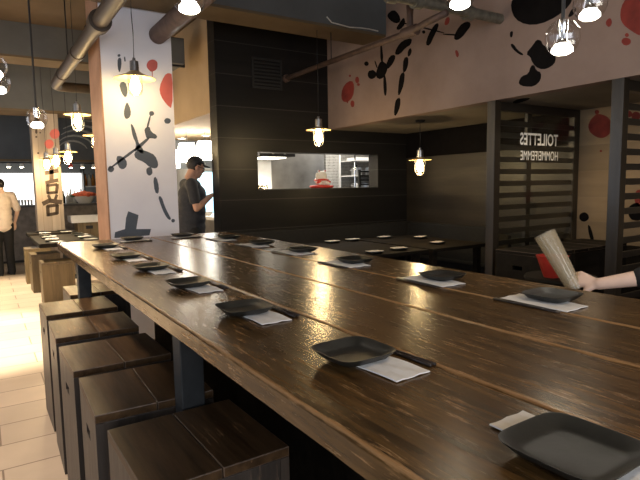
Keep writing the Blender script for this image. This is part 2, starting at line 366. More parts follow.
SPLASH_BULKHEAD=[('k',[(4.445,3.178),(4.345,3.201),(4.267,3.13),(4.248,3.063),(4.318,3.064),(4.405,3.122)]),
('k',[(4.306,3.004),(4.248,3.051),(4.191,3.085),(4.172,3.019),(4.248,2.982)]),
('k',[(4.212,3.031),(4.027,2.962),(4.025,2.968),(4.208,3.042)]),
('k',[(3.867,2.754),(3.834,2.828),(3.768,2.892),(3.719,2.902),(3.712,2.867),(3.767,2.8),(3.817,2.735)]),
('k',[(3.975,2.935),(3.655,2.803),(3.652,2.811),(3.97,2.948)]),
('k',[(3.882,2.867),(3.883,2.862),(3.89,2.858),(3.898,2.857),(3.907,2.859),(3.914,2.864),(3.92,2.871),(3.924,2.878),(3.922,2.883),(3.916,2.886),(3.907,2.887),(3.898,2.885),(3.889,2.88),(3.884,2.874)]),
('k',[(3.638,2.783),(3.484,2.737),(3.483,2.75),(3.637,2.792)]),
('k',[(3.504,2.726),(3.469,2.783),(3.41,2.823),(3.338,2.815),(3.323,2.779),(3.366,2.747),(3.409,2.714),(3.468,2.7)]),
('k',[(4.08,2.85),(4.21,2.856),(4.287,2.812),(4.319,2.755),(4.249,2.74),(4.165,2.784),(4.098,2.794)]),
('k',[(4.327,2.739),(4.407,2.748),(4.468,2.671),(4.448,2.628),(4.387,2.65),(4.335,2.695)]),
('k',[(4.552,2.726),(4.616,2.66),(4.639,2.584),(4.553,2.542),(4.469,2.593),(4.456,2.663)]),
('k',[(4.641,2.603),(4.654,2.586),(4.672,2.577),(4.699,2.573),(4.728,2.575),(4.756,2.588),(4.775,2.608),(4.781,2.629),(4.775,2.646),(4.758,2.66),(4.728,2.658),(4.697,2.658),(4.67,2.641),(4.648,2.623)]),
('k',[(4.563,2.92),(4.546,2.916),(4.514,2.732),(4.564,2.729)]),
('k',[(4.511,2.561),(4.482,2.556),(4.461,2.435),(4.474,2.359),(4.503,2.376),(4.515,2.47)]),
('k',[(4.774,2.744),(4.779,2.736),(4.789,2.731),(4.802,2.73),(4.818,2.731),(4.833,2.74),(4.843,2.749),(4.846,2.758),(4.845,2.768),(4.834,2.773),(4.818,2.775),(4.802,2.772),(4.789,2.765),(4.778,2.754)]),
('k',[(4.667,2.748),(4.633,2.675),(4.616,2.675),(4.65,2.748)]),
('k',[(4.127,2.739),(4.091,2.763),(4.072,2.727),(4.098,2.691),(4.127,2.69)]),
('k',[(4.191,2.679),(4.127,2.678),(4.127,2.604),(4.165,2.549),(4.203,2.556)]),
('k',[(4.241,2.526),(4.18,2.535),(4.191,2.429),(4.249,2.337),(4.277,2.342),(4.265,2.454)]),
('k',[(4.308,2.282),(4.249,2.292),(4.249,2.21),(4.309,2.128),(4.341,2.145),(4.328,2.234)]),
('r',[(5.292,2.511),(5.228,2.588),(5.102,2.61),(5.054,2.545),(5.08,2.435),(5.181,2.392),(5.283,2.421)]),
('r',[(4.954,2.599),(4.956,2.585),(4.963,2.575),(4.978,2.572),(4.993,2.574),(5.006,2.582),(5.014,2.594),(5.02,2.61),(5.015,2.624),(5.007,2.635),(4.992,2.637),(4.977,2.637),(4.965,2.628),(4.956,2.613)]),
('r',[(4.939,2.546),(4.94,2.54),(4.947,2.537),(4.957,2.535),(4.968,2.537),(4.978,2.541),(4.984,2.548),(4.987,2.554),(4.982,2.559),(4.977,2.564),(4.967,2.564),(4.957,2.562),(4.948,2.558),(4.942,2.553)]),
('r',[(5.106,2.673),(5.107,2.669),(5.113,2.666),(5.121,2.665),(5.13,2.666),(5.139,2.67),(5.144,2.675),(5.145,2.68),(5.144,2.685),(5.137,2.688),(5.13,2.688),(5.121,2.687),(5.113,2.683),(5.109,2.679)]),
('r',[(5.05,2.345),(5.052,2.33),(5.06,2.318),(5.075,2.315),(5.09,2.316),(5.103,2.324),(5.111,2.339),(5.119,2.355),(5.112,2.37),(5.104,2.38),(5.089,2.384),(5.074,2.381),(5.059,2.372),(5.051,2.359)]),
('r',[(5.199,2.409),(5.192,2.373),(5.172,2.371),(5.163,2.404)]),
('r',[(3.629,2.877),(3.608,2.925),(3.567,2.919),(3.573,2.872),(3.604,2.862)]),
('r',[(3.496,2.607),(3.466,2.603),(3.448,2.559),(3.472,2.542)]),
('k',[(2.859,2.866),(2.869,2.811),(2.831,2.723),(2.737,2.659),(2.625,2.634),(2.499,2.652),(2.409,2.699),(2.391,2.747),(2.444,2.834),(2.634,2.948),(2.802,2.945)]),
('k',[(2.9,2.603),(2.896,2.626),(2.872,2.624),(2.876,2.587),(2.892,2.581)]),
('k',[(2.886,2.524),(2.862,2.519),(2.825,2.467),(2.772,2.427),(2.788,2.42),(2.836,2.454),(2.878,2.499)]),
('k',[(2.731,2.418),(2.675,2.463),(2.647,2.495),(2.61,2.481),(2.598,2.446),(2.554,2.427),(2.511,2.38),(2.492,2.321),(2.529,2.288),(2.593,2.281),(2.649,2.311),(2.684,2.36),(2.689,2.384)]),
('k',[(2.795,2.215),(2.772,2.251),(2.715,2.256),(2.698,2.309),(2.671,2.31),(2.654,2.268),(2.614,2.247),(2.617,2.194),(2.667,2.161),(2.747,2.174),(2.787,2.194)]),
('k',[(2.392,2.609),(2.368,2.652),(2.34,2.662),(2.329,2.641),(2.357,2.61)]),
('r',[(1.998,2.5),(1.994,2.564),(1.966,2.605),(1.936,2.66),(1.795,2.617),(1.756,2.42),(1.798,2.353),(1.875,2.364),(1.933,2.411),(1.976,2.454)]),
('r',[(2.105,2.504),(2.079,2.519),(2.064,2.485),(2.081,2.459),(2.102,2.478)]),
('r',[(1.996,2.344),(1.972,2.363),(1.935,2.341),(1.937,2.314),(1.97,2.31)]),
('r',[(1.948,2.374),(1.948,2.369),(1.952,2.366),(1.956,2.364),(1.962,2.366),(1.967,2.369),(1.97,2.374),(1.972,2.379),(1.97,2.384),(1.967,2.387),(1.963,2.389),(1.957,2.387),(1.953,2.384),(1.95,2.379)])]
SPLASH_COLUMN=[('g',[(1.086,2.524),(1.113,2.534),(1.112,2.472),(1.094,2.411),(1.082,2.456)]),
('g',[(1.109,2.557),(1.106,2.552),(1.104,2.548),(1.099,2.545),(1.095,2.545),(1.091,2.546),(1.088,2.549),(1.087,2.554),(1.088,2.559),(1.092,2.563),(1.096,2.565),(1.101,2.566),(1.105,2.565),(1.107,2.561)]),
('g',[(1.138,2.547),(1.14,2.511),(1.151,2.513),(1.148,2.549)]),
('g',[(1.089,2.315),(1.136,2.334),(1.154,2.263),(1.135,2.201),(1.102,2.241)]),
('g',[(1.117,2.092),(1.144,2.163),(1.17,2.095),(1.165,2.041),(1.13,2.017),(1.115,2.044)]),
('p',[(1.422,2.505),(1.418,2.484),(1.405,2.467),(1.388,2.457),(1.368,2.45),(1.353,2.463),(1.34,2.476),(1.335,2.496),(1.342,2.517),(1.353,2.533),(1.373,2.545),(1.393,2.548),(1.412,2.542),(1.423,2.526)]),
('p',[(1.375,2.461),(1.373,2.39),(1.377,2.391),(1.382,2.461)]),
('p',[(1.441,2.313),(1.486,2.41),(1.52,2.435),(1.554,2.423),(1.541,2.146),(1.492,2.183),(1.449,2.247)]),
('g',[(1.17,1.965),(1.191,1.944),(1.214,1.862),(1.224,1.808),(1.263,1.753),(1.248,1.725),(1.195,1.765),(1.205,1.807),(1.181,1.861),(1.173,1.916)]),
('g',[(0.968,1.575),(1.201,1.742),(1.187,1.761),(0.962,1.583)]),
('g',[(1.204,1.734),(1.329,1.855),(1.318,1.867),(1.184,1.758)]),
('g',[(1.002,1.576),(0.998,1.566),(0.991,1.558),(0.982,1.552),(0.971,1.553),(0.962,1.558),(0.956,1.566),(0.956,1.576),(0.958,1.587),(0.965,1.596),(0.974,1.602),(0.984,1.599),(0.993,1.596),(1.0,1.587)]),
('g',[(1.03,1.68),(1.07,1.686),(1.108,1.654),(1.111,1.607),(1.078,1.577),(1.044,1.598)]),
('g',[(1.288,1.934),(1.328,1.956),(1.34,1.909),(1.389,1.883),(1.379,1.854),(1.338,1.861),(1.304,1.852),(1.292,1.893)]),
('g',[(1.316,1.942),(1.347,2.055),(1.336,2.057),(1.3,1.945)]),
('g',[(1.374,2.077),(1.372,2.069),(1.365,2.062),(1.357,2.058),(1.349,2.056),(1.341,2.061),(1.335,2.067),(1.335,2.075),(1.336,2.084),(1.342,2.091),(1.35,2.094),(1.359,2.095),(1.367,2.092),(1.371,2.086)]),
('g',[(1.523,2.018),(1.519,2.008),(1.511,1.999),(1.5,1.995),(1.489,1.995),(1.478,1.997),(1.472,2.006),(1.468,2.016),(1.472,2.026),(1.479,2.034),(1.491,2.04),(1.502,2.039),(1.512,2.036),(1.521,2.028)]),
('g',[(1.192,1.71),(1.235,1.747),(1.303,1.726),(1.358,1.699),(1.383,1.629),(1.367,1.592),(1.311,1.6),(1.271,1.642),(1.204,1.669)]),
('g',[(1.332,1.558),(1.332,1.543),(1.324,1.531),(1.313,1.524),(1.302,1.523),(1.292,1.532),(1.286,1.542),(1.285,1.558),(1.285,1.573),(1.295,1.585),(1.305,1.589),(1.316,1.592),(1.327,1.582),(1.331,1.573)]),
('g',[(1.342,1.487),(1.368,1.501),(1.387,1.415),(1.378,1.358),(1.35,1.373)]),
('g',[(1.382,1.315),(1.411,1.314),(1.435,1.226),(1.462,1.167),(1.483,1.122),(1.46,1.118),(1.427,1.169),(1.401,1.242)]),
('g',[(1.521,1.097),(1.519,1.091),(1.514,1.085),(1.508,1.083),(1.502,1.083),(1.495,1.086),(1.492,1.092),(1.49,1.099),(1.493,1.105),(1.497,1.11),(1.503,1.112),(1.51,1.111),(1.516,1.109),(1.52,1.103)]),
('G',[(1.082,1.141),(1.104,1.202),(1.192,1.164),(1.166,1.038),(1.297,1.031),(1.28,0.974),(0.974,0.969),(0.982,1.021),(1.068,1.044)])]
SPLASH_BANNER=[('b',[(0.893,1.643),(1.094,1.683),(1.087,1.746),(0.887,1.706)]),
('b',[(0.96,1.787),(0.947,1.555),(1.011,1.555),(1.023,1.788)]),
('b',[(0.891,1.494),(1.081,1.535),(1.074,1.593),(0.884,1.55)]),
('b',[(0.891,1.494),(0.891,1.345),(0.937,1.347),(0.938,1.497)]),
('b',[(1.036,1.502),(1.015,1.35),(1.062,1.345),(1.083,1.497)]),
('b',[(0.909,1.453),(1.063,1.471),(1.061,1.517),(0.907,1.499)]),
('b',[(0.906,1.333),(1.051,1.344),(1.051,1.39),(0.905,1.379)]),
('b',[(0.897,1.317),(0.923,1.24),(0.962,1.258),(0.936,1.335)]),
('b',[(1.026,1.341),(0.992,1.256),(1.03,1.238),(1.064,1.324)]),
('b',[(0.839,1.153),(0.95,1.209),(0.926,1.273),(0.815,1.216)]),
('b',[(0.922,1.201),(1.104,1.169),(1.117,1.239),(0.935,1.27)]),
('b',[(0.871,1.161),(0.871,0.984),(0.923,0.986),(0.923,1.163)]),
('b',[(1.012,1.167),(0.999,1.018),(1.052,1.014),(1.065,1.164)]),
('b',[(0.894,1.12),(1.058,1.139),(1.055,1.191),(0.891,1.172)]),
('b',[(0.89,0.98),(1.04,1.004),(1.035,1.056),(0.885,1.032)]),
('p',[(1.135,2.303),(1.13,2.272),(1.106,2.244),(1.081,2.228),(1.054,2.229),(1.026,2.241),(1.012,2.267),(1.004,2.298),(1.018,2.328),(1.035,2.353),(1.061,2.365),(1.09,2.372),(1.115,2.355),(1.13,2.335)]),
('p',[(1.04,2.138),(1.033,2.111),(1.015,2.083),(0.99,2.071),(0.964,2.068),(0.943,2.083),(0.929,2.105),(0.922,2.134),(0.927,2.163),(0.948,2.186),(0.971,2.198),(0.999,2.202),(1.019,2.191),(1.038,2.165)]),
('b',[(0.828,2.33),(0.825,2.314),(0.819,2.298),(0.812,2.29),(0.805,2.289),(0.799,2.297),(0.795,2.313),(0.795,2.329),(0.798,2.346),(0.804,2.361),(0.81,2.366),(0.817,2.365),(0.823,2.361),(0.827,2.346)]),
('b',[(0.82,2.243),(0.819,2.236),(0.814,2.231),(0.808,2.228),(0.802,2.227),(0.796,2.229),(0.793,2.235),(0.792,2.242),(0.794,2.248),(0.798,2.254),(0.803,2.256),(0.81,2.258),(0.816,2.255),(0.819,2.249)]),
('b',[(0.875,2.309),(0.874,2.303),(0.87,2.3),(0.866,2.297),(0.861,2.297),(0.857,2.299),(0.854,2.303),(0.854,2.308),(0.855,2.313),(0.858,2.317),(0.863,2.32),(0.867,2.321),(0.871,2.318),(0.874,2.314)]),
('b',[(0.831,1.989),(0.829,1.982),(0.823,1.976),(0.818,1.973),(0.812,1.974),(0.806,1.976),(0.804,1.982),(0.803,1.989),(0.803,1.996),(0.808,2.001),(0.814,2.005),(0.82,2.004),(0.825,2.002),(0.829,1.996)])]
SPLASH_WALL=[('r',[(2.757,1.915),(2.766,1.874),(2.794,1.838),(2.838,1.821),(2.884,1.832),(2.923,1.858),(2.956,1.889),(2.969,1.937),(2.954,1.98),(2.928,2.009),(2.892,2.033),(2.846,2.019),(2.804,1.998),(2.774,1.958)]),
('k',[(2.947,1.048),(2.95,1.031),(2.965,1.016),(2.982,1.007),(3.001,1.006),(3.017,1.012),(3.033,1.027),(3.036,1.045),(3.034,1.063),(3.022,1.078),(3.004,1.086),(2.985,1.089),(2.968,1.081),(2.954,1.067)]),
('k',[(2.949,0.969),(2.917,0.941),(2.882,0.824),(2.901,0.793),(2.935,0.88)]),
('r',[(2.836,1.687),(2.836,1.683),(2.839,1.68),(2.843,1.679),(2.848,1.679),(2.851,1.681),(2.854,1.684),(2.856,1.689),(2.855,1.693),(2.852,1.696),(2.848,1.698),(2.844,1.697),(2.84,1.695),(2.838,1.691)]),
('r',[(2.879,2.06),(2.882,2.052),(2.886,2.046),(2.894,2.045),(2.903,2.043),(2.91,2.048),(2.916,2.056),(2.918,2.065),(2.918,2.073),(2.912,2.078),(2.904,2.081),(2.895,2.08),(2.888,2.076),(2.881,2.068)]),
('r',[(2.424,1.242),(2.427,1.211),(2.44,1.184),(2.456,1.169),(2.476,1.172),(2.495,1.181),(2.506,1.207),(2.513,1.241),(2.51,1.27),(2.5,1.3),(2.482,1.308),(2.462,1.31),(2.446,1.299),(2.43,1.272)]),
('k',[(2.435,1.115),(2.441,1.085),(2.457,1.053),(2.481,1.041),(2.509,1.044),(2.534,1.052),(2.553,1.079),(2.559,1.111),(2.559,1.145),(2.542,1.167),(2.515,1.184),(2.488,1.189),(2.463,1.168),(2.448,1.148)]),
('r',[(2.503,1.978),(2.503,1.963),(2.514,1.953),(2.527,1.948),(2.542,1.95),(2.555,1.955),(2.569,1.97),(2.57,1.986),(2.567,2.002),(2.558,2.011),(2.544,2.017),(2.529,2.014),(2.514,2.006),(2.505,1.994)]),
('r',[(2.572,2.004),(2.573,1.993),(2.581,1.985),(2.592,1.981),(2.603,1.981),(2.614,1.987),(2.621,1.998),(2.625,2.011),(2.622,2.022),(2.617,2.032),(2.605,2.035),(2.594,2.033),(2.583,2.026),(2.576,2.016)])]
SPLASH_SOFFIT=[('k',[(3.989,3.053),(3.862,2.895),(3.916,2.825),(4.004,2.925),(4.056,3.052)])]


# ------------------------------------------------------------------ camera
EYE = 1.40
cam = bpy.data.cameras.new('camera'); cam.sensor_width = 36.; cam.lens = 526.5/640*36; cam.clip_start = .02
co = bpy.data.objects.new('camera', cam); COL.objects.link(co)
R = Matrix([[0.840939, 0.069314, -0.536672], [-0.540873, 0.077154, -0.837558], [-0.016648, 0.994607, 0.102372]])
co.matrix_world = Matrix.Translation((0, 0, EYE)) @ R.to_4x4()
SC.camera = co

# ------------------------------------------------------------------ setting
CEIL = 3.36; SOF = 2.10; XB = 3.74; XR = 5.05; YW = 5.60
struct('floor', B(box, -3.2, 7.2, -2.7, 14.2, -.1, 0), M['floor'])
struct('ceiling', B(box, -3.2, 7.2, -2.7, 14.2, CEIL, CEIL+.1), M['ceiling'])
def wl(bm):   # left wall with two tall window openings
    box(bm, -3.2, -3.0, -2.7, -1.6, 0, CEIL); box(bm, -3.2, -3.0, 2.8, 4.6, 0, CEIL); box(bm, -3.2, -3.0, 8.6, 14.2, 0, CEIL)
    for y0, y1 in ((-1.6, 2.8), (4.6, 8.6)):
        box(bm, -3.2, -3.0, y0, y1, 0, .5); box(bm, -3.2, -3.0, y0, y1, 2.9, CEIL)
struct('wall_left', B(wl), M['passage_plaster'])
for i, (y0, y1) in enumerate(((-1.6, 2.8), (4.6, 8.6))):
    bm = B(box, -3.12, -3.06, y0, y0+.06, .5, 2.9); box(bm, -3.12, -3.06, y1-.06, y1, .5, 2.9); box(bm, -3.12, -3.06, y0, y1, .5, .56); box(bm, -3.12, -3.06, y0, y1, 2.84, 2.9); box(bm, -3.12, -3.06, (y0+y1)/2-.03, (y0+y1)/2+.03, .5, 2.9)
    struct('window_%d' % (i+1), bm, M['dark_window'])
struct('wall_front', B(box, -3.2, 7.2, -2.7, -2.5, 0, CEIL), M['passage_plaster'])
bm = B(box, -1.6, 2.0, -2.5, -2.47, .9, .96); box(bm, -1.6, 2.0, -2.5, -2.47, 2.84, 2.9); box(bm, -1.6, -1.54, -2.5, -2.47, .9, 2.9); box(bm, 1.94, 2.0, -2.5, -2.47, .9, 2.9)
struct('window_3', bm, M['dark_window'])  # made-up window frame on the closed wall, goes with the frontal fill
struct('wall_far', B(box, -3.2, 7.2, 14.0, 14.2, 0, CEIL), M['beam'])

# dark boarded wall with the kitchen hatch
KX0, KX1, KZ0, KZ1 = 2.745, 4.535, 1.36, 1.805
def wb(bm):
    box(bm, 2.26, KX0, YW, YW+.2, 0, CEIL); box(bm, KX1, XR, YW, YW+.2, 0, CEIL)
    box(bm, KX0, KX1, YW, YW+.2, 0, KZ0); box(bm, KX0, KX1, YW, YW+.2, KZ1, CEIL)
struct('wall_back', B(wb), M['dark_board'])
bm = B(box, KX0-.0, KX1, YW-.01, YW+.21, KZ0, KZ0+.012)
struct('trim_1', bm, M['dark_window'])
# right wall: dark boards in the alcove, pale boards beyond
struct('wall_right', B(box, XR, XR+.15, 3.12, YW+.2, 0, CEIL), M['dark_board_y'])
struct('trim_4', B(box, XR-.012, XR-.0005, 3.13, YW-.001, 1.765, SOF-.001), M['ink'])
ws = struct('wall_side', B(box, XR, XR+.15, -2.7, 3.12, 0, CEIL), M['beige_wall'])
struct('baseboard_right', B(box, XR-.03, XR, -2.5, 3.05, 0, .80), M['cab_wood'])
# painted bulkhead and its soffit
bulk = struct('wall_bulkhead', B(box, XB, XB+.12, -2.5, YW, SOF, CEIL), M['plaster_mural'])
sof = struct('trim_2', B(box, XB+.12, XR, -2.5, YW, SOF, SOF+.05), M['soffit'])
SP = {'k': ('black_ink_splash', M['ink']), 'r': ('red_ink_splash', M['ink_red']), 'g': ('grey_ink_splash', M['ink_grey']), 'G': ('grey_ink_splash', M['ink_grey']), 'p': ('coral_ink_splash', M['ink_pink']), 'b': ('brush_stroke', M['ink_brown'])}
SPB = dict(SP); SPB['p'] = ('red_ink_splash', M['ink_pink'])
splashes(SPLASH_BULKHEAD, lambda q: (XB, q[0], q[1]), (-1, 0, 0), bulk, SP, clip=lambda q: (q[0], min(q[1], CEIL-.01)))
splashes(SPLASH_WALL, lambda q: (XR, q[0], q[1]), (-1, 0, 0), ws, SP)
splashes(SPLASH_SOFFIT, lambda q: (q[0], q[1], SOF), (0, 0, -1), sof, SP)

# ceiling beams across the room
for i, (y0, y1, x1) in enumerate(((4.47, 4.86, XB), (7.25, 7.68, 2.26), (9.3, 10.0, 2.26))):
    zb = 2.985 if i < 2 else 2.64
    b = struct('ceiling_beam', B(box, -3.0, x1, y0, y1, zb, CEIL), M['beam'])
    obj('beam_soffit', B(box, -3.0, x1, y0+.005, y1-.005, zb-.025, zb), M['beam_under'], b)
# side bulkhead above the open kitchen pass, and the kitchen shell
struct('wall_pass', B(box, 2.26, 2.42, YW+.2, 14.0, 2.245, CEIL), M['passage_plaster'])
struct('trim_3', B(box, 2.42, 6.2, YW+.2, 14.0, 2.27, 2.33), M['passage_plaster'])
struct('wall_kitchen', B(box, 2.26, 6.2, 9.6, 9.75, 0, 2.27), M['white_wall'])
struct('wall_kitchen_side', B(box, 6.05, 6.2, YW+.2, 14.0, 0, 2.27), M['white_wall'])

# ------------------------------------------------------------------ painted column, plank pillar
CX0, CX1, CY0, CY1 = .945, 1.56, 4.90, 5.40
col = thing('painted_column', 'white square column with black ink strokes and coral red dots', 'column', ((CX0+CX1)/2, (CY0+CY1)/2, 0))
off = col.location.copy()
body = obj('shaft', B(box, CX0, CX1, CY0, CY1, 0, CEIL), M['plaster_column'], col, off=off)
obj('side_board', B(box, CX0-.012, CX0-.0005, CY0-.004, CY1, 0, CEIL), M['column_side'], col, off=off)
splashes(SPLASH_COLUMN, lambda q: (q[0], CY0, q[1]), (0, -1, 0), col, SP, clip=lambda q: (min(q[0], CX1-.002), q[1]))
pil = thing('plank_pillar', 'pale plank pillar with a large brown brushed character and red dots', 'pillar', (.95, 9.68, 0))
off = pil.location.copy()
obj('shaft', B(box, .745, 1.13, 9.5, 9.86, 0, 2.614), M['banner'], pil, off=off)
splashes(SPLASH_BANNER, lambda q: (q[0], 9.5, q[1]), (0, -1, 0), pil, SPB)

# ------------------------------------------------------------------ slatted screens with posts
SY = 3.09
def screen(name, label, x0, x1, y, z1, mid=True):
    s = thing(name, label, 'screen', ((x0+x1)/2, y, 0)); off = s.location.copy()
    obj('post', B(box, x0-.0, x0+.075, y-.055, y+.03, 0, z1, .004), M['post_wood'], s, off=off)
    obj('end_post', B(box, x1-.09, x1, y-.03, y+.03, 0, z1, .004), M['post_wood'], s, off=off)
    if mid: obj('mid_post', B(box, x0+.52, x0+.585, y, y+.035, 0, z1-.07, .003), M['post_wood'], s, off=off)
    obj('top_rail', B(box, x0+.075, x1-.09, y-.03, y+.03, z1-.075, z1, .004), M['screen_wood'], s, off=off)
    z = z1-.20
    while z > .10:
        obj('slat', B(box, x0+.075, x1-.09, y-.012, y+.004, z, z+.047, .002), M['screen_wood'], s, off=off)
        z -= .106
    return s
s1 = screen('slatted_screen', 'dark slatted wood screen behind the lettered glass, by the booth', XB, XR-.01, SY, SOF)
s2 = screen('slatted_screen', 'dark slatted wood screen at the right edge, past the beige wall', XB, XR-.03, 2.02, SOF, False)
gp = thing('lettered_glass', 'clear glass panel with white mirrored lettering in front of the slats', 'glass panel', (4.38, SY-.05, 0)); off = gp.location.copy()
obj('pane', B(box, XB+.08, XR-.10, SY-.046, SY-.038, .05, SOF-.08), M['pane'], gp, off=off)
def lettering(body, x0, x1, z0, z1, name, bold=.02):
    cu = bpy.data.curves.new(name, 'FONT'); cu.body = body; cu.size = 1.; cu.extrude = .0
    cu.offset = bold; cu.space_character = 1.03
    t = bpy.data.objects.new(name, cu); COL.objects.link(t)
    bpy.context.view_layer.update()
    me = bpy.data.meshes.new_from_object(t.evaluated_get(bpy.context.evaluated_depsgraph_get()))
    bpy.data.objects.remove(t); bpy.data.curves.remove(cu)
    bm = bmesh.new(); bm.from_mesh(me); bpy.data.meshes.remove(me)
    xs = [v.co.x for v in bm.verts]; ys = [v.co.y for v in bm.verts]
    ax, bx, ay, by = min(xs), max(xs), min(ys), max(ys)
    for v in bm.verts:   # read from the far side: runs from x1 down to x0
        v.co = Vector((x1-(v.co.x-ax)/(bx-ax)*(x1-x0), SY-.048, z0+(v.co.y-ay)/(by-ay)*(z1-z0)))
    return obj(name, bm, M['letter'], gp, off=gp.location)
lettering('TOILETTES', 4.09, 4.655, 1.735, 1.845, 'lettering')
lettering('HOMME/FEMME', 4.10, 4.66, 1.600, 1.685, 'lettering', .004)

# ------------------------------------------------------------------ the long table
TX0, TX1, TY0, TY1, TZ = .445, 1.76, -.35, 4.225, 1.02
tb = thing('long_table', 'long high communal table of worn glossy dark planks', 'table', ((TX0+TX1)/2, (TY0+TY1)/2, 0)); off = tb.location.copy()
XS = [TX0, .780, 1.107, 1.405, TX1]
for i in range(4):
    bm = bmesh.new(); g = .0025
    x0, x1 = XS[i]+(g if i else 0), XS[i+1]-(g if i < 3 else 0)
    n = 90; ys = [TY0+(TY1-TY0)*k/n for k in range(n+1)]
    wl_ = [random.uniform(-.0018, .0018) for _ in ys]; wr_ = [random.uniform(-.0018, .0018) for _ in ys]
    lay = bm.verts.layers.float.new('edge_wear')
    rows = []
    for k, y in enumerate(ys):
        a, b = x0+abs(wl_[k]), x1-abs(wr_[k])
        endw = 1. if k in (0, n) else 0.
        row = []
        for (x, z, w) in ((a, TZ-.048, .35), (a, TZ-.006, .45), (a+.005, TZ, 1.), (a+.018, TZ, max(.25, endw)), (a+.05, TZ, endw), ((a+b)/2, TZ, endw), (b-.05, TZ, endw), (b-.014, TZ, endw), (b-.004, TZ, .75), (b, TZ-.005, .6), (b, TZ-.048, .3)):
            v = bm.verts.new((x, y, z)); v[lay] = w; row.append(v)
        rows.append(row)
    for A, C in zip(rows, rows[1:]):
        for k in range(len(A)): bm.faces.new((A[k], A[(k+1) % len(A)], C[(k+1) % len(A)], C[k]))
    bm.faces.new(rows[0]); bm.faces.new(rows[-1][::-1])
    bmesh.ops.recalc_face_normals(bm, faces=bm.faces[:])
    obj('plank', bm, M['table'], tb, off=off)
obj('under_frame', (lambda bm: (box(bm, .585, .625, .1, 4.05, .87, .971), box(bm, 1.578, 1.618, .1, 4.05, .87, .971), [box(bm, .625, 1.578, y, y+.05, .88, .971) for y in (.36, 1.65, 2.7, 3.76)], bm)[-1])(bmesh.new()), M['steel_leg'], tb, off=off)
obj('base_panel', B(box, .98, 1.02, .44, 3.74, .0, .87), M['cab_wood'], tb, off=off)  # added dark board standing in for the shade under the table
for y in (.35, 1.635, 3.745):
    for x in (.505, 1.62):
        lg = obj('leg', B(box, x, x+.078, y, y+.078, 0, .97, .004), M['steel_leg'], tb, off=off)
        obj('foot_plate', B(box, x-.008, x+.086, y-.008, y+.086, 0, .012), M['steel_leg'], lg, off=off)

# ------------------------------------------------------------------ box stools with a hand hole
def holed_panel(bm, y0, y1, z0, z1, x0, x1, hy0, hy1, hz0, hz1):
    """upright board facing -x with a slot through it"""
    ys, zs = (y0, hy0, hy1, y1), (z0, hz0, hz1, z1)
    vf = {(i, j, k): bm.verts.new((x, y, z)) for k, x in enumerate((x0, x1)) for i, y in enumerate(ys) for j, z in enumerate(zs)}
    for i in range(3):
        for j in range(3):
            if (i, j) == (1, 1): continue
            for k in (0, 1):
                bm.faces.new((vf[i, j, k], vf[i+1, j, k], vf[i+1, j+1, k], vf[i, j+1, k]))
    loops = [[(0, 0), (1, 0), (2, 0), (3, 0), (3, 1), (3, 2), (3, 3), (2, 3), (1, 3), (0, 3), (0, 2), (0, 1)], [(1, 1), (2, 1), (2, 2), (1, 2)]]
    for lp in loops:
        for a, b in zip(lp, lp[1:]+lp[:1]):
            bm.faces.new((vf[a[0], a[1], 0], vf[b[0], b[1], 0], vf[b[0], b[1], 1], vf[a[0], a[1], 1]))
    bmesh.ops.recalc_face_normals(bm, faces=bm.faces[:])

def make_stool(label, w, d, h, side, top, group=None, name='box_stool'):
    s = thing(name, label, 'stool', (0, 0, 0), 0, group)
    t = .028
    for x0, x1 in ((-w/2, -.0012), (.0012, w/2)):
        obj('seat_board', B(box, x0, x1, -d/2, d/2, h-t, h, .0028, 1), [top, M['worn_edge']], s)
    obj('side_panel', B(holed_panel, -d/2, d/2, 0, h-t-.001, -w/2+.001, -w/2+t, -.045, .045, h-.15, h-.115), side, s)
    obj('side_panel', B(holed_panel, -d/2, d/2, 0, h-t-.001, w/2-t, w/2-.001, -.045, .045, h-.15, h-.115), side, s)
    obj('front_panel', B(box, -w/2+t, w/2-t, -d/2+.001, -d/2+t, 0, h-t-.001, .002), side, s)
    obj('back_panel', B(box, -w/2+t, w/2-t, d/2-t, d/2-.001, 0, h-t-.001, .002), side, s)
    return s
ORD0 = ['nearest', 'second', 'third', 'fourth', 'fifth', 'sixth']
GS = 'dark box stools along the near side of the long table'
ST = make_stool('nearest dark box stool at the long table, cut off by the bottom edge', .39, .40, .69, M['stool_side'], M['stool'], GS)
SL = ['second dark wooden box stool from the near end of the long table', 'third dark wooden box stool from the near end of the long table',
      'fourth dark wooden box stool from the near end, warm light on its left half', 'fifth dark wooden box stool, its lit top just below the table leg',
      'farthest dark box stool at the long table, behind the steel leg']
ST.location = (.467, 1.41, 0); ST.rotation_euler = (0, 0, .02)
for (x, y, a), lb in zip(((.455, 1.925, -.03), (.45, 2.42, .015), (.455, 2.97, -.02), (.46, 3.52, .01), (.66, 4.075, .0)), SL):
    again(ST, (x, y, 0), a, lb)
for k, y in enumerate((.85, 1.47, 2.05, 2.6, 3.1, 3.6)):
    again(ST, (1.90-(.12 if k == 0 else 0), y, 0), .02*(-1)**k, ORD0[k]+' dark box stool from the near end, on the far side of the long table', 'dark box stools along the far side of the long table')
GP = 'pale box stools by the farther tables'
PS = make_stool('pale wooden box stool nearest to the long table, beside the bright floor', .36, .36, .53, M['pale_stool'], M['pale_stool_top'], GP, 'pale_box_stool')
PS.location = (.74, 7.25, 0)
again(PS, (.70, 8.3, 0), .02, 'middle pale wooden box stool in the row along the bright floor')
again(PS, (.68, 9.15, 0), -.02, 'farthest pale wooden box stool in the row, near the person in cream')

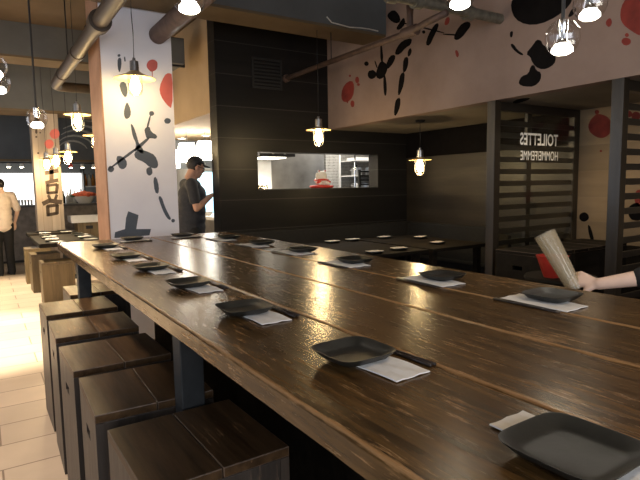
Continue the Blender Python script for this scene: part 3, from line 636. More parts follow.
# ------------------------------------------------------------------ place settings
def make_plate(label, s=.155, group=None):
    p = thing('square_plate', label, 'plate', (0, 0, 0), 0, group)
    r = s/2
    obj('dish', B(lathe, [(0, 0), (r*.62, 0), (r*.80, .005), (r*.99, .0195), (r*1., .0215), (r*.97, .0215), (r*.74, .0095), (r*.60, .007), (0, .007)], 64, (0, 0, 0), 5.), M['plate'], p, 'auto')
    return p
def make_napkin(label, w=.10, d=.17, group=None, mat='napkin'):
    nx, ny = 6, 8; bm = bmesh.new()
    rnd = random.Random(3)
    def sheet(z, sx):
        g = [[bm.verts.new((-w/2*sx+w*sx*i/nx, -d/2+d*j/ny, z+.0012*math.sin(i*1.9+j)+rnd.uniform(0, .0006))) for j in range(ny+1)] for i in range(nx+1)]
        return g
    top, bot = sheet(.0042, .985), sheet(.0018, 1.)
    for g in (top, bot):
        for i in range(nx):
            for j in range(ny): bm.faces.new((g[i][j], g[i+1][j], g[i+1][j+1], g[i][j+1]))
    ring = [(i, 0) for i in range(nx)]+[(nx, j) for j in range(ny)]+[(i, ny) for i in range(nx, 0, -1)]+[(0, j) for j in range(ny, 0, -1)]
    for a, b in zip(ring, ring[1:]+ring[:1]):
        bm.faces.new((top[a[0]][a[1]], top[b[0]][b[1]], bot[b[0]][b[1]], bot[a[0]][a[1]]))
    bmesh.ops.recalc_face_normals(bm, faces=bm.faces[:])
    o = obj('paper_napkin', bm, M[mat]); return tag(o, label, 'napkin', group)
def make_chopstick(label, L=.225, group=None):
    bm = bmesh.new(); poly_tube(bm, [(0, -L/2, .0042), (0, -L*.1, .0038), (0, L*.25, .0032), (0, L/2, .0022)], [.0042, .0038, .0031, .0021], 8)
    o = obj('chopstick', bm, M['chopstick'], None, True); return tag(o, label, 'chopstick', group)
ORD = ['nearest', 'second', 'third', 'fourth', 'fifth', 'sixth', 'seventh', 'eighth']
pl0 = nk0 = nkr0 = ch0 = None
def setting(i, x, y, side, zt=TZ, a=0.):
    """side 'l' diners at the left, 'r' at the right, 'e' at the far end"""
    global pl0, nk0, nkr0, ch0
    where = {'l': 'left row of the long table', 'r': 'right row of the long table', 'e': 'far table end'}[side]
    which = {'l': ORD, 'r': ORD, 'e': ['left', 'right']}[side][i]
    if side == 'e': what = '%s black square plate of two at the %s' % (which, where)
    else: what = '%s black plate from the near end, %s' % (which, where) if i else 'nearest black plate, %s' % where
    if side == 'l' and i == 0: what = 'largest black square plate, at the bottom right on the long table'
    G1, G2, G3 = 'square plates laid on the long table', 'paper napkins laid on the long table', 'chopsticks laid on the long table'
    short = '%s plate of the %s' % (which, where)
    dz = .0055 if side != 'x' else 0
    loc = (x, y, zt+.0055)
    if pl0 is None: pl0 = make_plate(what, .152, G1); pl0.location = loc; pl0.scale = (1.05, 1.05, 1); pl0.rotation_euler = (0, 0, a)
    else: again(pl0, loc, a, what)
    lab = 'white paper napkin tucked under the %s' % short
    if side == 'l':
        dx, dy = (.028, -.055) if i else (.035, .0)
        if nk0 is None:
            nk0 = make_napkin(lab, .095, .20, G2); nk0.location = (x+dx, y+dy, zt); nk0.rotation_euler = (0, 0, a)
        else: again(nk0, (x+dx, y+dy, zt), a+random.uniform(-.06, .06), lab)
        cx, cy, ca = x+.105, y-.02, random.uniform(-.04, .04)
    elif side == 'r':
        if nkr0 is None:
            nkr0 = make_napkin(lab, .12, .235, G2); nkr0.location = (x-.055, y, zt); nkr0.rotation_euler = (0, 0, a)
        else: again(nkr0, (x-.055, y, zt), a+random.uniform(-.06, .06), lab)
        cx, cy, ca = x-.130, y+.005, PI+random.uniform(-.04, .04)
    else:
        again(nk0, (x+.01, y-.06, zt), a+PI/2, lab)
        cx, cy, ca = x, y-.125, PI/2+random.uniform(-.03, .03)
    for k, e in enumerate((-.0055, .0055)):
        lb = '%s black chopstick beside the %s' % (('outer', 'inner')[k] if side != 'e' else ('nearer', 'farther')[k], short)
        p = Vector((cx, cy, zt+.0005+(.0042 if side == 'r' and 0 else 0)))
        d = Vector((e*math.cos(ca), e*math.sin(ca), 0))
        if ch0 is None: ch0 = make_chopstick(lb, .225, G3); ch0.location = p+d; ch0.rotation_euler = (0, 0, ca)
        else: again(ch0, p+d, ca+random.uniform(-.015, .015), lb)
for i, (x, y, a) in enumerate(((.655, .392, .02), (.66, .904, .02), (.645, 1.435, -.04), (.65, 1.96, .03), (.645, 2.48, 0), (.645, 2.98, .03), (.655, 3.60, 0))): setting(i, x, y, 'l', TZ, a)
nk0.scale = (.9, 1.33, 1.)
for i, (x, y, a) in enumerate(((1.52, .998, .05), (1.52, 1.478, 0), (1.52, 2.058, .04), (1.54, 2.598, 0), (1.534, 3.10, -.03), (1.52, 3.615, 0))): setting(i, x, y, 'r', TZ, a)
for i, (x, y, a) in enumerate(((.92, 4.01, 0), (1.30, 4.02, .03))): setting(i, x, y, 'e', TZ, a)

# ------------------------------------------------------------------ booth behind the long table
bh = thing('corner_bench', 'black upholstered corner bench under the dark boarded walls', 'bench', (4.0, 5.4, 0)); off = bh.location.copy()
obj('seat', B(box, 2.35, XR-.01, 5.20, 5.49, .12, .46, .02), M['black_upholstery'], bh, off=off)
obj('backrest', B(box, 2.30, XR-.01, 5.50, 5.59, .0, .885, .015), M['black_upholstery'], bh, off=off)
obj('seat', B(box, 4.70, XR-.10, 3.25, 5.19, .12, .46, .02), M['black_upholstery'], bh, off=off)
obj('backrest', B(box, XR-.09, XR-.005, 3.20, 5.49, .0, .885, .015), M['black_upholstery'], bh, off=off)
def booth_table(label, x0, x1, y0, y1):
    t = thing('booth_table', label, 'table', ((x0+x1)/2, (y0+y1)/2, 0), 0, 'dark tables of the corner booth'); off = t.location.copy()
    obj('tabletop', B(box, x0, x1, y0, y1, .715, .75, .004), M['cab_wood'], t, off=off)
    for x in (x0+.06, x1-.12):
        for y in (y0+.06, y1-.12): obj('leg', B(box, x, x+.06, y, y+.06, 0, .715, .003), M['cab_wood'], t, off=off)
    return t
booth_table('dark booth table right behind the long table, white settings on its far edge', 2.95, 3.72, 3.80, 5.10)
booth_table('dark booth table in the corner, nearer to the slatted screen', 3.78, 4.62, 3.80, 5.10)
bs0 = None
BT = ['left end of the left booth table', 'far right of the left booth table', 'far edge of the corner table', 'right end of the corner table',
      'near right end of the corner table', 'near edge where the tables meet', 'near left edge of the left table']
for i, (x, y, a) in enumerate(((3.34, 4.95, .1), (3.64, 4.97, -.1), (4.10, 4.95, .05), (4.42, 4.66, .3), (4.14, 4.10, .1), (3.47, 3.96, 0), (3.12, 3.91, .1))):
    lp, ln = 'small black plate with napkin on top at the '+BT[i], 'folded white napkin on a black plate at the '+BT[i]
    if bs0 is None:
        bs0 = again(pl0, (x, y, .75), a, lp, 'plates in the corner booth')
        bn0 = make_napkin(ln, .15, .10, 'napkins in the corner booth'); bn0.location = (x, y, .7715); bn0.rotation_euler = (0, 0, a)
    else:
        again(bs0, (x, y, .75), a, lp); again(bn0, (x, y, .7715), a+random.uniform(-.3, .3), ln)
ck = thing('dark_chair', 'dark wooden chair at the booth beside the screen post', 'chair', (4.16, 3.47, 0), 2.5)
obj('seat', B(box, -.2, .2, -.2, .2, .43, .46, .01), M['cab_wood'], ck)
for x in (-.18, .18):
    obj('leg', B(box, x-.02, x+.02, -.2, -.16, 0, .43), M['cab_wood'], ck)
for y in (.18,): pass
obj('leg', B(box, -.2, -.16, .16, .2, 0, .43), M['cab_wood'], ck); obj('leg', B(box, .16, .2, .16, .2, 0, .43), M['cab_wood'], ck)
obj('backrest', B(box, -.2, -.165, -.19, .19, .60, .90, .012), M['cab_wood'], ck)
for y in (-.18, .18): obj('back_post', B(box, -.198, -.167, y-.018, y+.018, .46, .62), M['cab_wood'], ck)
# dark box seats in front of the screen
GB = 'large dark box seats before the slatted screen'
BX = make_stool('left dark box seat with a hand hole before the slatted screen', .40, .42, .86, M['cab_wood'], M['cab_wood'], GB, 'box_stool')
BX.location = (3.72, 2.62, 0)
again(BX, (4.15, 2.62, 0), 0, 'middle dark box seat before the slatted screen, beyond the pale tumbler')
again(BX, (4.58, 2.64, 0), 0, 'right dark box seat, by the beige wall with red and black splashes')

# ------------------------------------------------------------------ pendant lamps
WARM = (1., .70, .36)
def pendant(name, label, loc, top, shade_r, cone_h, jar_r, jar_h, power, group, rose=True, cage=False):
    """origin at the shade rim; loc is the rim centre"""
    t = thing(name, label, 'lamp', loc, 0, group); H = top-loc[2]
    obj('cord', B(poly_tube, [(0, 0, cone_h+.10), (.004, .002, cone_h+.10+(H-cone_h-.10)*.4), (-.003, 0, cone_h+.10+(H-cone_h-.10)*.7), (0, 0, H-.015)], .0035, 6), M['cord'], t, True)
    if rose: obj('ceiling_rose', B(lathe, [(0, H), (.05, H), (.055, H-.008), (.045, H-.022), (0, H-.025)], 20), M['iron'], t, 'auto')
    obj('socket', B(lathe, [(0, cone_h+.105), (.012, cone_h+.105), (.014, cone_h+.085), (.034, cone_h+.078), (.036, cone_h+.0), (0, cone_h)], 18), M['shade_top'], t, 'auto')
    obj('shade', B(lathe, [(.03, cone_h+.004), (shade_r*.45, cone_h*.62), (shade_r-.002, .003), (shade_r, 0), (shade_r-.002, -.001), (shade_r*.45, cone_h*.62-.004), (.03, cone_h)], 32), M['shade'], t, 'auto')
    j = obj('glass_jar', B(lathe, [(jar_r*.8, cone_h*.55), (jar_r, cone_h*.3), (jar_r, -jar_h*.65), (jar_r*.82, -jar_h*.9), (jar_r*.4, -jar_h), (0, -jar_h)], 20), M['lamp_glass'], t, True)
    if cage:
        for k in range(6):
            a = PI*k/3; c, s = math.cos(a), math.sin(a); q = jar_r+.006
            obj('cage_wire', B(poly_tube, [(c*q, s*q, cone_h*.3), (c*q, s*q, -jar_h*.65), (c*q*.82, s*q*.82, -jar_h*.93), (c*q*.35, s*q*.35, -jar_h-.008)], .0022, 5), M['shade_top'], t)
    obj('bulb', B(lathe, [(0, cone_h*.4), (jar_r*.35, cone_h*.3), (jar_r*.5, -jar_h*.1), (jar_r*.72, -jar_h*.4), (jar_r*.68, -jar_h*.62), (jar_r*.4, -jar_h*.8), (0, -jar_h*.84)], 16), M['bulb'], t, True)
    light('bulb_light', 'POINT', (0, 0, -jar_h-.03), power, WARM, t, .045)
    return t
GL = 'enamel pendant lamps with caged glass jars'
pendant('pendant_lamp', 'pendant lamp with conical enamel shade hanging in front of the white column', (1.13, 4.53, 2.295), 2.96, .165, .062, .058, .135, 3, None, False)
pendant('caged_pendant_lamp', 'caged glass pendant lamp hanging before the dark wall beside the painted bulkhead', (2.94, 4.58, 1.965), 2.96, .13, .03, .052, .155, 11, GL, False, True)
pendant('caged_pendant_lamp', 'caged glass pendant lamp hanging from the alcove soffit over the booth', (4.12, 4.35, 1.665), SOF, .128, .03, .052, .155, 9, GL, True, True)
pendant('caged_pendant_lamp', 'caged glass pendant lamp nearest the left edge of the white column', (.90, 6.0, 2.17), CEIL, .13, .03, .052, .155, 12, GL, True, True)
pendant('caged_pendant_lamp', 'leftmost of the far glowing lamps in front of the brushed character', (.90, 9.22, 1.87), CEIL, .13, .03, .06, .16, 14, GL, True)
pendant('caged_pendant_lamp', 'middle of the far glowing lamps above the brushed character', (.97, 8.63, 1.90), CEIL, .13, .03, .06, .16, 14, GL, True)
pendant('caged_pendant_lamp', 'right one of the far glowing lamps beside the plank pillar', (1.02, 7.78, 1.905), CEIL, .12, .03, .06, .16, 14, GL, True)
pendant('caged_pendant_lamp', 'glowing lamp half hidden behind the left edge of the white column', (1.245, 7.03, 2.06), CEIL, .15, .04, .055, .155, 12, GL, True)

def globe(label, loc, top, r, power, group):
    t = thing('glass_globe_lamp', label, 'lamp', loc, 0, group); H = top-loc[2]
    obj('stem', B(tube, (0, 0, r*.9), (0, 0, H-.02), .008 if r > .06 else .005, None, 10), M['cord'], t)
    obj('ceiling_rose', B(lathe, [(0, H), (.05, H), (.05, H-.02), (0, H-.022)], 20), M['iron'], t, 'auto')
    obj('glass_globe', B(lathe, [(r*.28, r*.98), (r*.66, r*.82), (r*.93, r*.42), (r, 0), (r*.97, -r*.30), (r*.86, -r*.60), (r*.66, -r*.84)], 14), M['glass'], t)
    obj('socket', B(lathe, [(0, r*1.0), (r*.30, r*1.0), (r*.30, r*.45), (r*.22, r*.1), (r*.30, -r*.25), (r*.45, -r*.40), (0, -r*.40)], 16), M['chrome'], t, 'auto')
    obj('led_diffuser', B(lathe, [(r*.40, -r*.40), (r*.60, -r*.62), (r*.62, -r*.86), (r*.42, -r*.98), (0, -r*1.0)], 10), M['led'], t)
    light('led_light', 'POINT', (0, 0, -r*1.3), power, (1., .90, .74), t, .04)
    return t
GG = 'clear glass globe lamps with glowing bottoms'
globe('clear glass globe lamp hanging lowest before the painted bulkhead', (2.23, 1.45, 2.04), CEIL, .074, 2.5, GG)
globe('glass globe lamp cut off by the top edge, close to the lowest hanging globe', (2.42, 1.44, 2.215), CEIL, .074, 2.5, GG)
globe('glass globe lamp cut off at the top above the galvanised conduit', (1.89, 1.74, 2.265), CEIL, .074, 2.5, GG)
globe('glass globe lamp seen end-on at the top beside the thick brown pipe', (.72, 2.02, 2.13), CEIL, .065, 4, GG)
globe('upper glass globe lamp at the left edge of the photo', (.145, 4.30, 2.25), CEIL, .075, 4, GG)
globe('lower glass globe lamp at the left edge of the photo', (.165, 4.44, 2.165), CEIL, .075, 4, GG)
globe('glass globe lamp hanging in front of the top of the plank pillar', (.44, 5.03, 2.0), CEIL, .082, 6, GG)

# ------------------------------------------------------------------ pipes and conduits
PZ = 2.635
bp = thing('brown_pipe', 'thick brown painted pipe running under the ceiling, left of the white column', 'pipe', (.83, 5, PZ)); off = bp.location.copy()
obj('pipe_run', B(poly_tube, [(.83, .3, PZ), (.83, 3., PZ), (.83, 6.9, PZ), (.84, 7.02, PZ), (.88, 7.09, PZ), (.96, 7.12, PZ), (2.2, 7.12, PZ)], .058, 20), M['pipe'], bp, True, off=off)
for y, r in ((4.28, .082), (5.35, .066), (6.4, .066), (3.0, .066)):
    obj('pipe_collar', B(tube, (.83, y-.05, PZ), (.83, y+.05, PZ), r, None, 20), M['pipe'], bp, 'auto', off=off)
for y in (4.0, 5.9): obj('pipe_hanger', B(tube, (.83, y, PZ+.06), (.83, y, CEIL), .006, None, 8), M['iron'], bp, off=off)
bp = thing('brown_pipe', 'thick dark brown pipe ending in the upper right of the white column', 'pipe', (1.44, 3, 2.77)); off = bp.location.copy()
obj('pipe_run', B(tube, (1.44, .8, 2.77), (1.44, 4.895, 2.77), .078, None, 20), M['rust_pipe'], bp, 'auto', off=off)
obj('pipe_hanger', B(tube, (1.44, 2.5, 2.84), (1.44, 2.5, CEIL), .006, None, 8), M['iron'], bp, off=off)
tp = thing('iron_pipe', 'thin rusty iron pipe with a tee crossing before the painted bulkhead', 'pipe', (3.12, 4.2, 2.67)); off = tp.location.copy()
obj('pipe_run', B(poly_tube, [(3.14, 5.595, 2.67), (3.12, 3.42, 2.67), (3.02, 3.1, 2.655), (2.95, 2.85, 2.64)], .026, 10), M['rust_pipe'], tp, True, off=off)
obj('tee_fitting', B(tube, (3.12, 3.50, 2.67), (3.12, 3.34, 2.67), .046, None, 12), M['rust_pipe'], tp, 'auto', off=off)
obj('riser', B(poly_tube, [(3.12, 3.42, 2.68), (3.12, 3.42, 2.80), (3.12, 3.42, 2.88)], [.03, .026, .034], 10), M['rust_pipe'], tp, True, off=off)
obj('wall_flange', B(tube, (3.14, 5.56, 2.67), (3.14, 5.598, 2.67), .045, None, 14), M['rust_pipe'], tp, 'auto', off=off)
obj('pipe_hanger', B(tube, (3.135, 4.62, 2.68), (3.135, 4.62, 2.96), .005, None, 8), M['iron'], tp, off=off)
gc = thing('galvanised_conduit', 'grey galvanised conduit with collars at the top, meeting the bulkhead', 'conduit', (3.1, 3.02, 2.755)); off = gc.location.copy()
obj('conduit_run', B(tube, (1.6, 3.05, 2.755), (XB, 3.0, 2.755), .040, None, 14), M['galv'], gc, 'auto', off=off)
for x in (2.55, 2.80, 3.35): obj('conduit_collar', B(tube, (x, 3.03, 2.755), (x+.07, 3.028, 2.755), .056, None, 14), M['galv'], gc, 'auto', off=off)
for x in (2.86, 3.40): obj('strap', B(tube, (x, 3.02, 2.78), (x, 3.02, CEIL), .014, None, 8), M['galv'], gc, off=off)
wr = obj('white_wire', B(poly_tube, [(2.98, 4.46, 3.05), (3.03, 4.45, 3.0), (3.12, 4.44, 2.99), (3.25, 4.45, 2.985), (3.38, 4.455, 3.0), (3.50, 4.455, 3.005), (3.62, 4.455, 3.0)], .006, 6), M['white_wire'])
tag(wr, 'thin white wire along the grey beam beside the painted bulkhead', 'wire')
# wall vent, small sensor
vt = thing('wall_vent', 'black slatted vent high on the dark boarded wall', 'vent', (2.9, YW-.01, 2.70)); off = vt.location.copy()
obj('vent_frame', (lambda bm: ([box(bm, *q) for q in ((2.70, 3.09, YW-.012, YW, 2.53, 2.555), (2.70, 3.09, YW-.012, YW, 2.85, 2.875), (2.70, 2.725, YW-.012, YW, 2.555, 2.85), (3.065, 3.09, YW-.012, YW, 2.555, 2.85))], bm)[-1])(bmesh.new()), M['vent'], vt, off=off)
for k in range(7): obj('vent_slat', B(box, 2.726, 3.064, YW-.014, YW-.001, 2.57+k*.04, 2.588+k*.04), M['vent'], vt, off=off)
dt = thing('grey_duct', 'grey square duct end beyond the top of the white column', 'duct', (2.0, 6.1, 3.0)); off = dt.location.copy()
obj('duct_body', B(box, 1.78, 2.06, 6.0, 6.45, 2.80, 3.08, .01), M['beam'], dt, off=off)
obj('duct_flange', B(box, 1.76, 2.08, 6.06, 6.10, 2.78, 3.10), M['iron'], dt, off=off)

obj('duct_hanger', B(tube, (1.92, 6.2, 3.08), (1.92, 6.2, CEIL), .012, None, 8), M['iron'], dt, off=off)

# ------------------------------------------------------------------ kitchen seen through the hatch and the pass
def cabinet_run(name, label, cat, x0, x1, y0, y1, z1, body, top, loc=None):
    t = thing(name, label, cat, ((x0+x1)/2, (y0+y1)/2, 0)); off = t.location.copy()
    obj('body', B(box, x0, x1, y0, y1, 0, z1-.04, .004), body, t, off=off)
    obj('counter_top', B(box, x0-.015, x1+.015, y0-.015, y1+.015, z1-.039, z1, .004), top, t, off=off)
    return t
KY = 6.95
sp = thing('splashback', 'bright stainless steel splashback seen through the kitchen hatch', 'splashback', (3.9, KY, 0)); off = sp.location.copy()
obj('steel_sheet', B(box, 3.30, 4.56, KY, KY+.03, 0, 2.26), M['stain'], sp, off=off)
obj('lit_end_sheet', B(box, 3.30, 3.62, KY-.006, KY-.001, .9, 2.2), M['white_gloss'], sp, off=off)  # white sheet puts the hood lamp's glow on the steel into colour
ms = obj('mosaic_panel', B(box, 4.57, 4.81, KY-.02, KY+.03, 0, 2.26), M['mosaic'])
tag(ms, 'black and white mosaic tile panel seen behind the red figurine', 'tile panel')
tr_ = obj('steel_corner_strip', B(box, 4.815, 4.845, KY-.04, KY+.03, 0, 2.26), M['white_gloss']); tag(tr_, 'bright vertical strip between the mosaic and the pot shelves', 'trim strip')
ct = cabinet_run('kitchen_counter', 'steel kitchen counter behind the hatch', 'counter', 3.0, 4.80, 6.25, KY-.05, 1.30, M['stain'], M['steel'])
hd = thing('range_hood', 'dark edged extractor hood with a lit underside at the left of the hatch', 'hood', (3.4, 6.6, 1.83)); off = hd.location.copy()
obj('canopy', B(box, 3.12, 3.66, 6.30, KY-.01, 1.80, 2.0, .005), M['iron'], hd, off=off)
obj('light_strip', B(box, 3.22, 3.58, 6.42, 6.80, 1.785, 1.80), M['hood_lamp'], hd, off=off)
for x in (3.30, 3.48): obj('filter_handle', B(box, x, x+.03, 6.29, 6.30, 1.83, 1.90), M['steel'], hd, off=off)
sh = thing('steel_shelves', 'steel shelf rack with pots at the right of the hatch', 'shelf', (5.2, 6.75, 0)); off = sh.location.copy()
for z in (1.30, 1.535, 1.77): obj('shelf_board', B(box, 4.86, 5.62, 6.55, KY+.2, z, z+.018), M['white_gloss'], sh, off=off)
for x in (4.87, 5.60):
    for y in (6.57, KY+.16): obj('upright', B(tube, (x, y, 0), (x, y, 1.95), .012, None, 8), M['chrome'], sh, off=off)
obj('back_sheet', B(box, 4.86, 6.0, KY+.21, KY+.23, 0, 2.26), M['mosaic'], sh, off=off)
def pot(label, x, y, z, r, h, group):
    t = thing('cooking_pot', label, 'pot', (x, y, z), 0, group)
    obj('pot_body', B(lathe, [(0, 0), (r*.95, 0), (r, .01), (r, h), (r*.95, h), (r*.95, .012), (0, .012)], 24), M['steel'], t, 'auto')
    obj('lid', B(lathe, [(0, h+.03), (r*.5, h+.022), (r*1.02, h+.003), (r*1.02, h+.001), (0, h+.001)], 24), M['chrome'], t, 'auto')
    obj('lid_knob', B(ball, (0, 0, h+.042), .014, 10), M['iron'], t, True)
    for s in (-1, 1): obj('handle', B(poly_tube, [(s*r, -.03, h*.7), (s*(r+.035), -.02, h*.72), (s*(r+.035), .02, h*.72), (s*r, .03, h*.7)], .006, 6), M['steel'], t, True)
GPp = 'pots on the kitchen shelf'
pot('left steel pot on the upper kitchen shelf', 5.01, 6.72, 1.553, .085, .11, GPp)
pot('right steel pot on the upper kitchen shelf', 5.30, 6.72, 1.553, .09, .12, GPp)
pot('large steel pot on the lower kitchen shelf', 5.08, 6.72, 1.318, .14, .11, GPp)
for k in range(5):
    tag(obj('white_dish', B(lathe, [(0, 0), (.06, 0), (.11, .022), (.11, .026), (.06, .006), (0, .006)], 24, (5.36, 6.72, 1.318+k*.014)), M['white_gloss'], None, 'auto'), ['bottom white dish of the stack', 'second white dish of the stack', 'third white dish of the stack', 'fourth white dish of the stack', 'top white dish of the stack'][k]+' on the lower kitchen shelf', 'dish', 'stacked white dishes on the kitchen shelf')
tag(obj('white_tray', B(box, 4.95, 5.40, 6.60, 6.90, 1.79, 1.83, .008), M['white_gloss']), 'white tray on the top kitchen shelf by the lit ceiling', 'tray')
rk = thing('dark_rack', 'dark upright rack at the right end of the hatch', 'rack', (4.66, 6.0, 0)); off = rk.location.copy()
for x in (4.52, 4.72): obj('upright', B(box, x, x+.03, 6.0, 6.03, 0, 1.62), M['iron'], rk, off=off)
for k in range(5): obj('rack_bar', B(box, 4.55, 4.72, 6.005, 6.025, 1.34+k*.06, 1.36+k*.06), M['iron'], rk, off=off)
mc = thing('steel_machine', 'small chrome machine at the left end of the hatch', 'machine', (3.12, 6.35, 1.30)); off = mc.location.copy()
obj('body', B(box, 2.99, 3.22, 6.27, 6.5, 1.301, 1.42, .02), M['chrome'], mc, off=off); obj('dial', B(tube, (3.10, 6.265, 1.36), (3.10, 6.27, 1.36), .03, None, 14), M['iron'], mc, off=off)
# red and white rounded figurine on the hatch sill
FX, FY, FZ = 3.69, 5.70, KZ0+.0125
fg = thing('lucky_figurine', 'red and white rounded figurine standing on the hatch sill', 'figurine', (FX, FY, FZ)); fg.scale = (1.12, 1., 1.)
obj('cushion', B(lathe, [(0, 0), (.13, 0), (.145, .014), (.14, .03), (.11, .038), (0, .04)], 20), M['red'], fg, True)
bm = B(ball, (0, 0, .095), (.088, .07, .07)); ball(bm, (0, -.01, .165), (.062, .055, .05)); ball(bm, (-.04, -.01, .212), (.018, .014, .02), 10); ball(bm, (.04, -.01, .212), (.018, .014, .02), 10); ball(bm, (-.075, -.03, .15), (.022, .022, .05), 10); ball(bm, (.05, -.06, .06), (.03, .03, .028), 10); ball(bm, (-.05, -.06, .06), (.03, .03, .028), 10)
def weld(bm, vox, name, mat, parent=None, it=6, off=None):
    """fuses overlapping volumes into one continuous skin"""
    me = bpy.data.meshes.new('t'); bm.to_mesh(me); bm.free()
    o = bpy.data.objects.new('t', me); COL.objects.link(o)
    r = o.modifiers.new('r', 'REMESH'); r.mode = 'VOXEL'; r.voxel_size = vox; r.use_smooth_shade = True
    s = o.modifiers.new('s', 'SMOOTH'); s.iterations = it; s.factor = .5
    bpy.context.view_layer.update()
    m2 = bpy.data.meshes.new_from_object(o.evaluated_get(bpy.context.evaluated_depsgraph_get()))
    bpy.data.objects.remove(o); bpy.data.meshes.remove(me)
    bm = bmesh.new(); bm.from_mesh(m2); bpy.data.meshes.remove(m2)
    return obj(name, bm, mat, parent, True, off=off)
weld(bm, .007, 'figure', M['white_gloss'], fg, 3)
obj('red_bib', B(lathe, [(.058, .120), (.084, .112), (.092, .098), (.088, .092), (.07, .10), (.056, .118)], 20), M['red'], fg, True)
for s in (-1, 1): obj('red_ear', B(ball, (s*.04, -.016, .214), (.011, .010, .013), 8), M['red'], fg, True)
for s in (-1, 1): obj('red_paw_sleeve', B(ball, (s*.062, -.055, .075), (.032, .028, .022), 10), M['red'], fg, True)
# pass counter beside the man
pc = cabinet_run('pass_counter', 'pale kitchen pass counter in front of the man in the cap', 'counter', 2.50, 2.90, 5.95, 9.0, 1.02, M['stain'], M['white_gloss'])
for i, (x, y, z, s) in enumerate(((2.60, 6.25, 1.02, .09), (2.70, 6.6, 1.02, .10), (2.62, 6.95, 1.02, .08))):
    bm = B(lathe, [(0, 0), (s*.5, 0), (s, s*.6), (s*.95, s*.6), (s*.45, .006), (0, .006)], 20, (x, y, z+.0005))
    tag(obj('white_bowl', bm, M['white_gloss'], None, 'auto'), ['nearest white bowl on the kitchen pass counter', 'middle white bowl on the kitchen pass counter', 'farthest white bowl on the kitchen pass counter'][i], 'bowl', 'white bowls on the kitchen pass')
tk = thing('order_screen', 'small black order screen on the kitchen pass beside the man', 'screen', (2.66, 6.05, 1.02)); off = tk.location.copy()
obj('display', B(box, 2.56, 2.76, 6.04, 6.065, 1.09, 1.22, .005), M['iron'], tk, off=off); obj('stand', B(box, 2.63, 2.69, 6.02, 6.09, 1.02, 1.09), M['iron'], tk, off=off)
fr = thing('glass_fridge', 'pale blue lit glass fridge behind the man in the cap', 'fridge', (3.1, 8.9, 0)); off = fr.location.copy()
obj('cabinet', B(box, 2.92, 3.9, 8.5, 9.3, 0, 1.72, .01), M['stain'], fr, off=off)
obj('lit_door', B(box, 2.96, 3.40, 8.48, 8.499, .3, 1.66), M['blue_lit'], fr, off=off)
obj('door', B(box, 3.44, 3.86, 8.48, 8.499, .3, 1.66), M['white_wall'], fr, off=off)
for x in (3.38, 3.46): obj('handle', B(box, x, x+.02, 8.455, 8.48, .8, 1.3), M['chrome'], fr, off=off)
def drum(label, x, y, z, group):
    t = thing('drum_lamp', label, 'lamp', (x, y, z), 0, group)
    obj('drum_shade', B(lathe, [(0, .14), (.115, .14), (.14, 0), (.14, -.14), (0, -.15)], 24), M['heat_lamp'], t, 'auto')
    obj('cord', B(tube, (0, 0, .14), (0, 0, 2.27-z), .005, None, 6), M['cord'], t)
GD = 'glowing white drum lamps above the kitchen pass'
drum('left glowing white drum lamp by the edge of the white column', 2.62, 8.5, 1.87, GD)
drum('middle glowing white drum lamp over the cap of the man', 2.72, 8.0, 1.94, GD)
drum('right glowing white drum lamp over the man, next to the dark wall', 3.02, 8.0, 1.98, GD)
for i, (x, y) in enumerate(((2.74, 7.9), (3.25, 8.55), (3.05, 9.2))):
    t = thing('downlight', ['nearest recessed downlight in the kitchen ceiling above the man', 'right recessed downlight in the kitchen ceiling above the man', 'farthest recessed downlight in the kitchen ceiling above the man'][i], 'light', (x, y, 2.27), 0, 'kitchen downlights')
    obj('ring', B(lathe, [(.06, 0), (.085, 0), (.085, -.008), (.06, -.008)], 20), M['white_gloss'], t); obj('lens', B(lathe, [(0, -.003), (.06, -.003), (.06, -.004), (0, -.005)], 20), M['downlight'], t)

# ------------------------------------------------------------------ bar and farther tables at the left
cab = thing('bar_counter', 'grey bar counter with a dark top at the far left', 'counter', (1.2, 12, 0)); off = cab.location.copy()
obj('front', B(box, -2.5, 2.25, 11.75, 12.3, .05, 1.08), M['bar_front'], cab, off=off); obj('counter_top', B(box, -2.5, 2.25, 11.68, 12.35, 1.081, 1.12, .004), M['bar_top'], cab, off=off)
obj('kick_plate', B(box, -2.5, 2.25, 11.80, 12.2, 0, .05), M['iron'], cab, off=off)
bb = obj('backlit_panel', B(box, -2.5, 1.98, 13.2, 13.25, 1.05, 1.78), M['backbar']); tag(bb, 'bright white backlit panel behind the bar', 'panel')
bs = thing('back_bar', 'dark back bar cabinet under the bright panel', 'cabinet', (0.5, 13.4, 0)); off = bs.location.copy()
obj('cabinet', B(box, -2.5, 2.5, 13.1, 13.9, 0, 1.04), M['bar_top'], bs, off=off); obj('shelf', B(box, 2.02, 2.5, 13.05, 13.4, 1.46, 1.485), M['white_gloss'], bs, off=off); obj('upright', B(box, 1.99, 2.02, 13.0, 13.4, 1.04, 1.95), M['iron'], bs, off=off)
fs = thing('bar_fascia', 'slate blue fascia board with chalk swirls above the bar', 'fascia board', (.5, 11.7, 2.4)); off = fs.location.copy()
obj('board', B(box, -2.9, 2.25, 11.62, 11.70, 2.0, 2.98), M['chalk'], fs, off=off); obj('bottom_rail', B(box, -2.9, 2.25, 11.60, 11.72, 1.96, 2.0), M['beam_under'], fs, off=off)
rnd = random.Random(5)
for k in range(7):
    cx, cz = 1.62+.05*k, 2.2+.05*k; a0 = 2.6-.12*k; rr = .28+.07*(k % 4)
    obj('chalk_swirl', B(poly_tube, [(min(2.2, max(1.25, cx+rr*math.cos(a0-j*.28))), 11.616, min(2.9, max(2.06, cz-.05+rr*.8*math.sin(a0-j*.28)))) for j in range(9)], [.004+.018*math.sin(PI*(j+.5)/9) for j in range(9)], 6), M['chalk_line'], fs, off=off)
